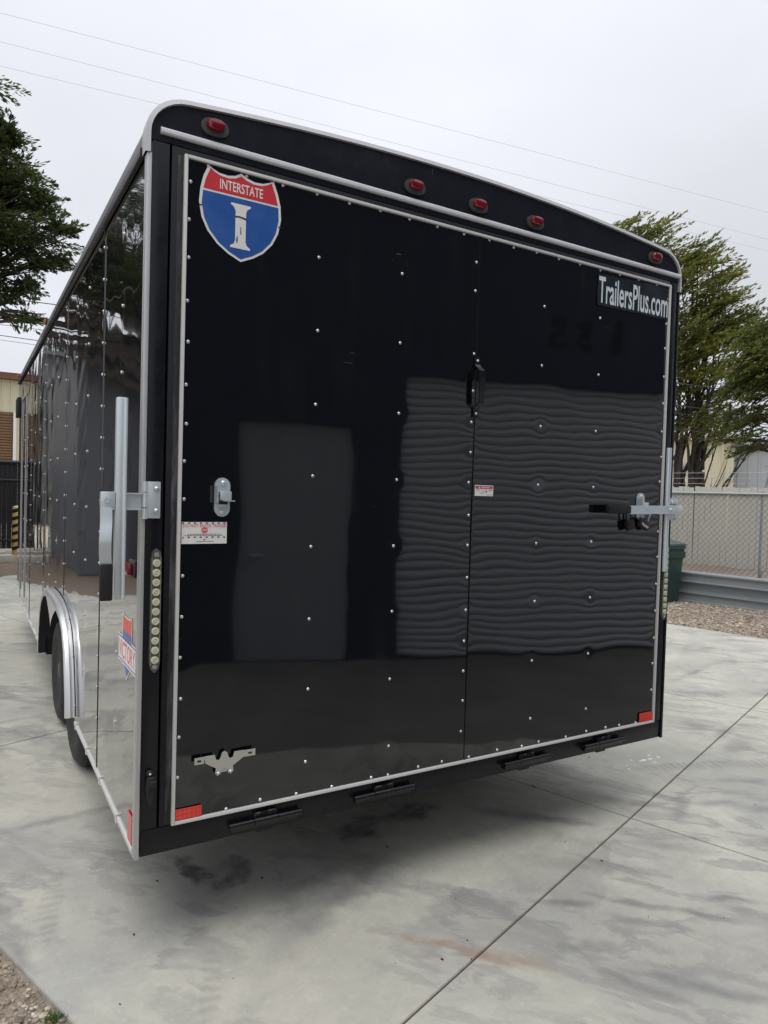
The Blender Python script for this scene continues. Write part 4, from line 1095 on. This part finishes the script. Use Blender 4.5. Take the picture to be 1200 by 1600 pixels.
for px in (-2.09, .91, 3.91):
    t = MB(); t.tube([(px, .035, 0), (px, .035, 1.80)], .036, 10); t.tube([(px, .035, 1.80), (px + .02, .035, 1.86), (px + .10, -.02, 2.14)], .02, 6); t.build('post', 'galvanised', FR)
for i, (zz, yy) in enumerate(((1.93, .02), (2.02, .0), (2.11, -.02))):
    t = MB(); t.tube([(fx0, yy, zz), (-.6, yy, zz - .015), (fx1, yy, zz)], .003, 4)
    x = fx0
    while x < fx1:
        t.obox((x, yy, zz - .006), (.003, 0, .018), (.0, .003, 0), (.002, 0, -.001)); x += .12
    t.build('barbed_wire', 'galvanised', FR)

# stacked grey steel members at the foot of the fence
B0_ = Vector((7.85, 4.77, 0)); BD = Vector((.168, -.986, 0)); BN = Vector((-.986, -.168, 0))
for i, (nm, lab, z0, h, off) in enumerate((('steel_beam', 'bottom grey steel beam of the stack below the slatted fence', .0, .155, .0), ('steel_beam', 'middle grey steel beam of the stack below the slatted fence', .157, .145, -.025), ('steel_beam', 'top grey steel beam of the stack below the slatted fence', .304, .15, .012))):
    t = MB(); L_ = 6.0; z0 -= .012
    pr = [(0, .0), (0, .018), (-.03, .022), (-.03, h - .026), (0, h - .022), (0, h), (-.26, h), (-.26, 0)]
    o0 = B0_ - BD * .55 + BN * off
    def fa(a, b_, o0=o0, z0=z0): q = o0 + BN * a; return (q.x - o0.x, q.y - o0.y, b_)
    def fb(a, b_, o0=o0, z0=z0): q = o0 + BN * a + BD * L_; return (q.x - o0.x, q.y - o0.y, b_)
    t.prism(pr, fa, fb); o = t.build(nm, 'beam_grey'); o.location = (o0.x, o0.y, z0)
    tag(o, lab, 'beam', 'steel beams stacked by the fence')

# green bin
BN_ = empty('trash_bin', (7.55, 4.82, -.012)); BN_.scale = (.88, .88, .96); tag(BN_, 'dark green round-shouldered trash bin by the slatted fence', 'bin')
def rrect(w_, d_, r, n=6):
    P = []
    for cx, cy, a0 in ((w_ - r, d_ - r, 0), (-w_ + r, d_ - r, 90), (-w_ + r, -d_ + r, 180), (w_ - r, -d_ + r, 270)):
        for i in range(n + 1): a = R(a0 + 90 * i / n); P.append((cx + r * math.cos(a), cy + r * math.sin(a)))
    return P
def loft_rr(mb, secs):
    n = None; vs = []
    for z, w_, d_, r in secs:
        P = rrect(w_, d_, r); n = len(P); vs += [(a, b_, z) for a, b_ in P]
    fs = [(i * n + j, i * n + (j + 1) % n, (i + 1) * n + (j + 1) % n, (i + 1) * n + j) for i in range(len(secs) - 1) for j in range(n)]
    fs += [list(range(n))[::-1], [(len(secs) - 1) * n + j for j in range(n)]]
    mb.add(vs, fs, 0, True)
t = MB(); loft_rr(t, [(0, .20, .20, .08), (.02, .21, .21, .08), (.70, .255, .255, .10), (.715, .285, .285, .12), (.80, .292, .292, .12), (.815, .272, .272, .12), (.86, .276, .276, .12)]); t.build('body', 'bin_green', BN_)
t = MB(); loft_rr(t, [(.862, .295, .295, .13), (.885, .30, .30, .13), (.888, .285, .285, .13), (.905, .285, .285, .13), (.908, .297, .297, .13), (.935, .292, .292, .13), (.965, .22, .22, .12), (.99, .10, .10, .08), (.997, .02, .02, .01)]); t.build('lid', 'bin_lid', BN_)
t = MB(); t.tube([(-.1, .30, .85), (-.1, .34, .87), (.1, .34, .87), (.1, .30, .85)], .015, 8); t.build('handle', 'bin_green', BN_)

# ================================================================== far left: black fence, bollard, kerb stones
FB = empty('black_chain_link_fence', (-2.2, 15.4, 0)); tag(FB, 'black chain-link fence with dark slats at the far left', 'fence')
for z in (1.98, 1.58, .24):
    t = MB(); t.tube([(0, 0, z), (7, 0, z)], .032, 8); t.build('rail', 'wire_dark', FB)
s0 = None
for i in range(68):
    if s0 is None: t = MB(); t.box(-.0495, .0495, -.004, .004, .05, 2.02); s0 = t.build('slat', 'fence_black', FB); s0.location = (.05, .03, 0)
    else: share(s0, 'slat', FB, (.05 + i * .102, .03, 0))
t = MB()
for j in range(-20, 80):
    for dr in (1, -1):
        xa = j * .09; xb = xa + 1.85
        if dr < 0: xa, xb = xb, xa
        if max(xa, xb) < 7 and min(xa, xb) > 0: t.tube([(xa, -.03 - .004 * dr, .1), (xb, -.03 - .004 * dr, 1.96)], .004, 4, cap=False)
t.build('wire_mesh', 'fence_black', FB, fix=False)
for x in (.02, 3.0, 6.0):
    t = MB(); t.tube([(x, .0, 0), (x, .0, 2.05)], .04, 8); t.build('post', 'fence_black', FB)
BO = empty('bollard', (-.81, 14.65, -.014)); tag(BO, 'faded yellow bollard with black stripes beside the black fence', 'bollard')
t = MB(); t.lathe([(.092, 0), (.092, .99), (.085, 1.02), (.05, 1.045), (0, 1.05)], n=20); t.build('post', 'bollard_yellow', BO)
for i in range(6):
    t = MB(); z = .12 + i * .16
    n = 20; vs = []
    for k2, zz in ((0, z), (0, z + .075)): vs += [(.0945 * math.cos(6.2832 * j / n), .0945 * math.sin(6.2832 * j / n), zz + .03 * math.cos(6.2832 * j / n)) for j in range(n)]
    t.add(vs, [(j, (j + 1) % n, n + (j + 1) % n, n + j) for j in range(n)], 0, True); t.build('stripe', 'sign_black', BO)
for i, (x, y, a, lab) in enumerate(((-1.56, 12.85, .35, 'nearer pale concrete kerb block lying before the bollard'), (-1.68, 13.7, .06, 'farther pale concrete kerb block lying before the bollard'))):
    t = MB(); t.box(-.62, .62, -.11, .11, 0, .15, c=.02); o = t.build('kerb_block', 'block_concrete'); o.location = (x, y, -.014); o.rotation_euler[2] = a
    tag(o, lab, 'kerb block', 'kerb blocks')

# ================================================================== trees
def sph(az_, el_, d):
    """point at compass bearing, elevation and range from the spot where the photographer stood"""
    a, e = R(az_), R(el_)
    return np.array([-1.75 + d * math.cos(e) * math.sin(a), -2.28 + d * math.cos(e) * math.cos(a), 1.54 + d * math.sin(e)])
def polar(az_, d): return np.array([-1.75 + d * math.sin(R(az_)), -2.28 + d * math.cos(R(az_)), -.05])
def cypress(name, label, base, lobes, seed, leafmat, sweep, fork=1.8, trunks=((0, 0),), tr=.2, leaf=.10, cards=46, plen=(.5, 1.1), slim=.2, bare=(), group='cypress trees', twist=.3, dense=1.0, clump=.16):
    """lobes: (centre, half width, half height, half depth, plumes); sweep: direction the sprays lean to"""
    rs = np.random.RandomState(seed); base = np.array(base, float)
    root = empty(name, tuple(base)); tag(root, label, 'tree', group)
    tk = MB(); twigs = MB(); V_ = []
    sweep = np.array(sweep, float); view = base - np.array([-1.75, -2.28, 0]); view[2] = 0; view /= np.linalg.norm(view)
    rt = np.array([view[1], -view[0], 0])
    def limb(p0, p1, r0, r1, up=.5, n=9, wob=.05):
        L = np.linalg.norm(p1 - p0); c1 = p0 + np.array([0, 0, up * L * .55]) + rs.normal(0, wob, 3) * L; c2 = p1 - (p1 - p0) * .35 + rs.normal(0, wob, 3) * L
        P = []
        for k in range(n):
            t_ = k / (n - 1); P.append(p0 * (1 - t_) ** 3 + c1 * 3 * t_ * (1 - t_) ** 2 + c2 * 3 * t_ * t_ * (1 - t_) + p1 * t_ ** 3 + rs.normal(0, .015, 3) * L * .3)
        tk.tube([tuple(x) for x in P], [r0 + (r1 - r0) * (k / (n - 1)) ** .8 for k in range(n)], 7, cap=False)
        return P
    for li, (c, rw, rh, rd, npl) in enumerate(lobes):
        c = np.array(c, float) - base; t0 = trunks[li % len(trunks)]
        b0 = rt * t0[0] + view * t0[1]
        fk = b0 + np.array([rs.uniform(-.1, .1), rs.uniform(-.1, .1), fork * rs.uniform(.7, 1.15)])
        tk.tube([tuple(b0), tuple((b0 * .55 + fk * .45) + rs.normal(0, .02, 3)), tuple(fk)], [tr * rs.uniform(.75, 1.0), tr * .75, tr * .55], 9, cap=False)
        P = limb(fk, c, tr * .55, .018)
        for q in range(max(3, npl // 9)):
            e = c + (rt * rs.normal(0, .5) * rw + np.array([0, 0, 1]) * rs.normal(0, .5) * rh + view * rs.normal(0, .5) * rd)
            limb(P[rs.randint(4, 8)], e, .022, .006, .15, 6, .04)
        npl = int(npl * dense); ncl = max(2, npl // 8); CL = rs.normal(0, 1, (ncl, 3)); CL /= np.linalg.norm(CL, axis=1)[:, None]; CL *= rs.uniform(.1, 1, (ncl, 1)) ** .45
        for q in range(npl):
            g = CL[rs.randint(ncl)] + rs.normal(0, 1, 3) * clump
            p = c + rt * g[0] * rw + np.array([0, 0, 1]) * g[2] * rh + view * g[1] * rd
            d = sweep + rs.normal(0, twist, 3) + rt * g[0] * .25 + np.array([0, 0, g[2] * .15]); d /= np.linalg.norm(d)
            pl = rs.uniform(*plen) * min(1.0, .55 + rw)
            p = p - d * pl * .5
            sd_ = np.cross(d, np.array([0, 0, 1.0])); sd_ /= max(1e-6, np.linalg.norm(sd_)); uv = np.cross(sd_, d)
            if q % 2 == 0: twigs.tube([tuple(p), tuple(p + d * pl * .95)], [.009, .003], 4, cap=False)
            n = int(cards * rs.uniform(.55, 1.35)); t_ = rs.uniform(0, 1, n)
            wid = slim * pl * np.sin(np.clip(t_ * .92 + .10, 0, 1) * np.pi) ** .8 + .015
            an = rs.uniform(0, 6.283, n); rad = wid * np.sqrt(rs.uniform(0, 1, n))
            cc = p[None] + d[None] * (t_ * pl)[:, None] + sd_[None] * (np.cos(an) * rad)[:, None] + uv[None] * (np.sin(an) * rad * .5)[:, None]
            ld = d[None] * 1.0 + sd_[None] * (np.cos(an) * .55)[:, None] + uv[None] * (np.sin(an) * .30 + .12)[:, None] + rs.normal(0, .20, (n, 3)); ld /= np.linalg.norm(ld, axis=1)[:, None]
            wv = np.cross(ld, UP[None] + rs.normal(0, .55, (n, 3))); wv /= np.linalg.norm(wv, axis=1)[:, None]
            ll = leaf * rs.uniform(.5, 1.35, n)[:, None]; ww = ll * rs.uniform(.12, .22, n)[:, None]
            V_.append(np.stack([cc - ld * ll * .5, cc + wv * ww, cc + ld * ll * .5, cc - wv * ww], 1).reshape(-1, 3))
    for a, b_, r0 in bare:
        p1 = np.array(b_, float) - base; p0 = np.array(a, float) - base
        P = limb(p0, p1, r0, .010, .2)
        for q in range(5):
            k = rs.randint(3, 8); limb(P[k], P[k] + (p1 - p0) * rs.uniform(.15, .3) + rs.normal(0, .25, 3), .012, .004, .1, 5)
    tk.build('trunk', 'bark', root, fix=False, angle=180); twigs.build('twigs', 'bark', root, fix=False, angle=180, kind='stuff')
    vs = np.concatenate(V_); nf = len(vs) // 4
    me = bpy.data.meshes.new('crown'); me.vertices.add(len(vs)); me.vertices.foreach_set('co', vs.ravel())
    me.loops.add(nf * 4); me.loops.foreach_set('vertex_index', np.arange(nf * 4)); me.polygons.add(nf)
    me.polygons.foreach_set('loop_start', np.arange(nf) * 4); me.polygons.foreach_set('loop_total', np.full(nf, 4)); me.update(calc_edges=True); me.validate()
    me.materials.append(M[leafmat]); o = bpy.data.objects.new('crown', me); COL.objects.link(o); o.parent = root; o['kind'] = 'stuff'
    return root
UP = np.array([0, 0, 1.0])
def L_(az_, el_, d, rw, rh, n, rd=None): return (sph(az_, el_, d), rw, rh, rd or max(.5, rw), n)
RT = np.array([.574, -.819, 0.0]); UP = np.array([0, 0, 1.0])
d1 = 21
cypress('cypress_tree', 'windswept yellow-green cypress with forked bare trunks behind the right fence', polar(54.1, d1),
        [L_(49.6, 19.9, d1, .55, .30, 16), L_(51.0, 19.0, d1, .55, .35, 22), L_(52.0, 17.6, d1, .7, .4, 30), L_(52.6, 16.0, d1, .9, .5, 48), L_(54.2, 17.1, d1, .60, .28, 24), L_(55.1, 17.7, d1, .40, .10, 8),
         L_(53.9, 15.2, d1, .95, .50, 50), L_(55.7, 15.9, d1, .50, .20, 16), L_(56.0, 14.1, d1, .50, .28, 24), L_(53.6, 13.2, d1, 1.1, .55, 66), L_(55.6, 12.6, d1, .75, .35, 40), L_(56.7, 12.2, d1, .45, .18, 16),
         L_(53.6, 11.3, d1, 1.2, .55, 66), L_(55.9, 10.7, d1, .9, .40, 46), L_(53.4, 9.3, d1, 1.1, .45, 56), L_(55.8, 8.7, d1, .8, .35, 34), L_(57.2, 9.4, d1, .5, .3, 22), L_(53.6, 7.2, d1, 1.0, .38, 40), L_(55.8, 6.6, d1, .8, .25, 24),
         L_(53.2, 5.2, d1, .7, .3, 18), L_(55.6, 4.9, d1, .7, .16, 12), L_(57.0, 5.9, d1, .6, .16, 12)],
        11, 'foliage_yellowgreen', RT * .86 + UP * .40, fork=2.2, trunks=((-.25, .1), (.12, 0), (.30, .2), (-.75, .3)), tr=.105, leaf=.105, cards=64, plen=(.6, 1.35), slim=.115, dense=1.35, clump=.25,
        bare=[(polar(54.1, d1) + UP * .3, sph(57.6, 3.6, d1 - .5), .06), (polar(54.3, d1) + UP * .5, sph(58.6, 4.9, d1 - .8), .07), (polar(54.2, d1) + UP * .2, sph(56.6, 2.6, d1 - .6), .05), (polar(54.5, d1) + UP * .2, sph(56.4, 5.4, d1 - .4), .05), (polar(53.9, d1) + UP * .8, sph(53.0, 5.0, d1), .06)], twist=.20)
d2 = 17.5
cypress('cypress_tree', 'deeper green cypress spreading in from the right edge above the fence', polar(66.5, d2),
        [L_(59.0, 12.3, d2, .55, .22, 24), L_(57.9, 11.5, d2, .55, .18, 20), L_(58.9, 10.9, d2, .70, .28, 34), L_(58.6, 9.5, d2, .65, .30, 34), L_(57.7, 8.5, d2, .40, .14, 12), L_(59.0, 7.8, d2, .65, .34, 34), L_(58.6, 6.1, d2, .55, .20, 20), L_(57.6, 4.6, d2, .45, .08, 10), L_(58.3, 4.0, d2, .35, .06, 8),
         L_(61, 12.2, d2, 1.0, .6, 60), L_(61.5, 9, d2, 1.2, .8, 70), L_(64, 12.5, d2, 1.5, .9, 60), L_(65, 9, d2, 1.5, 1.0, 60)],
        23, 'foliage_green', RT * .75 + UP * .35, fork=2.2, tr=.2, leaf=.10, cards=64, plen=(.5, 1.2), slim=.12, twist=.20, dense=1.4, clump=.25,
        bare=[(polar(66.5, d2) + UP * 1.5, sph(57.4, 4.8, d2), .07), (polar(66.5, d2) + UP * 1.8, sph(58, 6.4, d2), .07)])
d3 = 12.5
cypress('cypress_tree', 'dense dark green cypress at the left edge above the trailer roof line', polar(-9.5, d3),
        [L_(.9, 25.6, d3, .26, .22, 22), L_(.6, 24.3, d3, .40, .30, 30), L_(-2.5, 23.6, d3, 1.0, .6, 80), L_(1.9, 22.6, d3, .30, .28, 24), L_(2.9, 20.9, d3, .42, .28, 34), L_(.8, 21.2, d3, .7, .5, 70), L_(4.6, 19.7, d3, .34, .16, 18), L_(3.3, 18.8, d3, .60, .36, 56), L_(.8, 18.4, d3, .9, .6, 100), L_(5.5, 18.2, d3, .30, .16, 16),
         L_(4.3, 17.1, d3, .55, .24, 40), L_(2.2, 16.5, d3, .7, .36, 62), L_(-.5, 15.6, d3, .7, .5, 70), L_(4.6, 15.6, d3, .26, .22, 20), L_(2.3, 14.1, d3, .34, .22, 24), L_(3.2, 13.1, d3, .26, .16, 14), L_(4.2, 11.75, d3, .34, .05, 7), L_(3.2, 11.5, d3, .30, .04, 5), L_(-4.5, 19, d3, 1.4, 1.2, 170), L_(-5, 15, d3, 1.2, .6, 90), L_(-9, 18, d3, 1.6, 1.5, 200), L_(-14, 17, d3, 1.4, 1.3, 140), L_(-8, 24, d3, 1.4, .7, 110)],
        31, 'foliage_mid', np.array([.75, -.1, -.05]), fork=3.0, tr=.26, leaf=.075, cards=90, plen=(.32, .70), slim=.26, twist=.42, dense=1.0, clump=.13)
for x, y, hh, sd_, lab in ((-9, 37, 13, 41, 'tall dark cypress behind the slate hall, mirrored high in the trailer side'), (-17, 38, 14, 43, 'farthest dark cypress behind the slate hall, beyond the tall one')):
    rs_ = np.random.RandomState(sd_)
    lb = [((x + rs_.normal(0, 2.2), y + rs_.normal(0, 2), hh * rs_.uniform(.42, .95)), 1.9, 1.0, 1.8, 26) for _ in range(16)]
    cypress('cypress_tree', lab, (x, y, -.05), lb, sd_, 'foliage_dark', (.3, 0, .6), fork=4, tr=.35, leaf=.28, cards=46, plen=(1.0, 2.0), slim=.25)

# ================================================================== overhead lines
def ray(u, v):
    d = Vector(((u - 600) / 1096.27, -(v - 800) / 1096.27, -1)); return cam.rotation_euler.to_matrix() @ d
def line(name, label, ua, va, ub, vb, da, db, r, mat, sag=.0):
    a = Vector(cam.location) + ray(ua, va).normalized() * da; b = Vector(cam.location) + ray(ub, vb).normalized() * db
    d = b - a; a2, b2 = a - d * .35, b + d * .35
    t = MB(); t.tube([a2 + (b2 - a2) * q - Vector((0, 0, sag * 4 * q * (1 - q))) for q in np.linspace(0, 1, 25)], r, 5); o = t.build(name, mat); tag(o, label, 'power line', 'overhead lines')
for i, (va, vb, lab) in enumerate(((20, 332, 'highest thin overhead wire crossing the sky'), (65, 374, 'second highest thin overhead wire crossing the sky'), (103, 392, 'third thin overhead wire meeting the trailer roof corner'))):
    line('power_line', lab, 0, va, 1200, vb, 34, 44, .0055, 'wire_grey')
for i, (va, vb, r, lab) in enumerate(((465, 617, .011, 'topmost thick dark overhead cable left of the trailer roof'), (497, 652, .010, 'second thick dark overhead cable left of the trailer roof'), (507, 664, .006, 'thin dark wire just below the second thick overhead cable'), (524, 690, .009, 'lowest thick dark overhead cable left of the trailer roof'), (531, 700, .005, 'lowest thin dark overhead wire left of the trailer roof'))):
    line('power_line', lab, 0, va, 1200, vb, 19, 17, r, 'wire_dark')

# ================================================================== small things
wd = MB(); rs = random.Random(9)
for i in range(60):
    a = rs.uniform(0, 6.28); l = rs.uniform(.010, .030); x, y = rs.gauss(0, .013), rs.gauss(0, .013); d = Vector((math.cos(a), math.sin(a), rs.uniform(.4, 1.5))).normalized()
    s_ = Vector((-math.sin(a), math.cos(a), 0)) * .0022; p = Vector((x, y, 0))
    wd.add([p - s_, p + s_, p + d * l * .6 + s_ * .8, p + d * l, p + d * l * .6 - s_ * .8], [(0, 1, 2, 3, 4)])
o = wd.build('weed', 'weed_green', fix=False); q = U * -1.466 + V * .40; o.location = (q.x, q.y, -.012)
tag(o, 'tiny green weed growing at the edge of the concrete', 'weed')
# crumbs of leaf litter and grit on the slab
db = MB(); rs = random.Random(12)
for i in range(70):
    x, y = rs.uniform(-1.4, 4), rs.uniform(-1.2, 1.6); r = rs.choice((.0018, .0022, .003, .0045)); a = rs.uniform(0, 3)
    db.obox((x, y, r * .35), (r * math.cos(a), r * math.sin(a), 0), (-r * .6 * math.sin(a), r * .6 * math.cos(a), 0), (0, 0, r * .3))
o = db.build('grit', 'print_black', kind='stuff'); o['label'] = 'scattered dark crumbs of grit lying on the concrete'; o['category'] = 'grit'
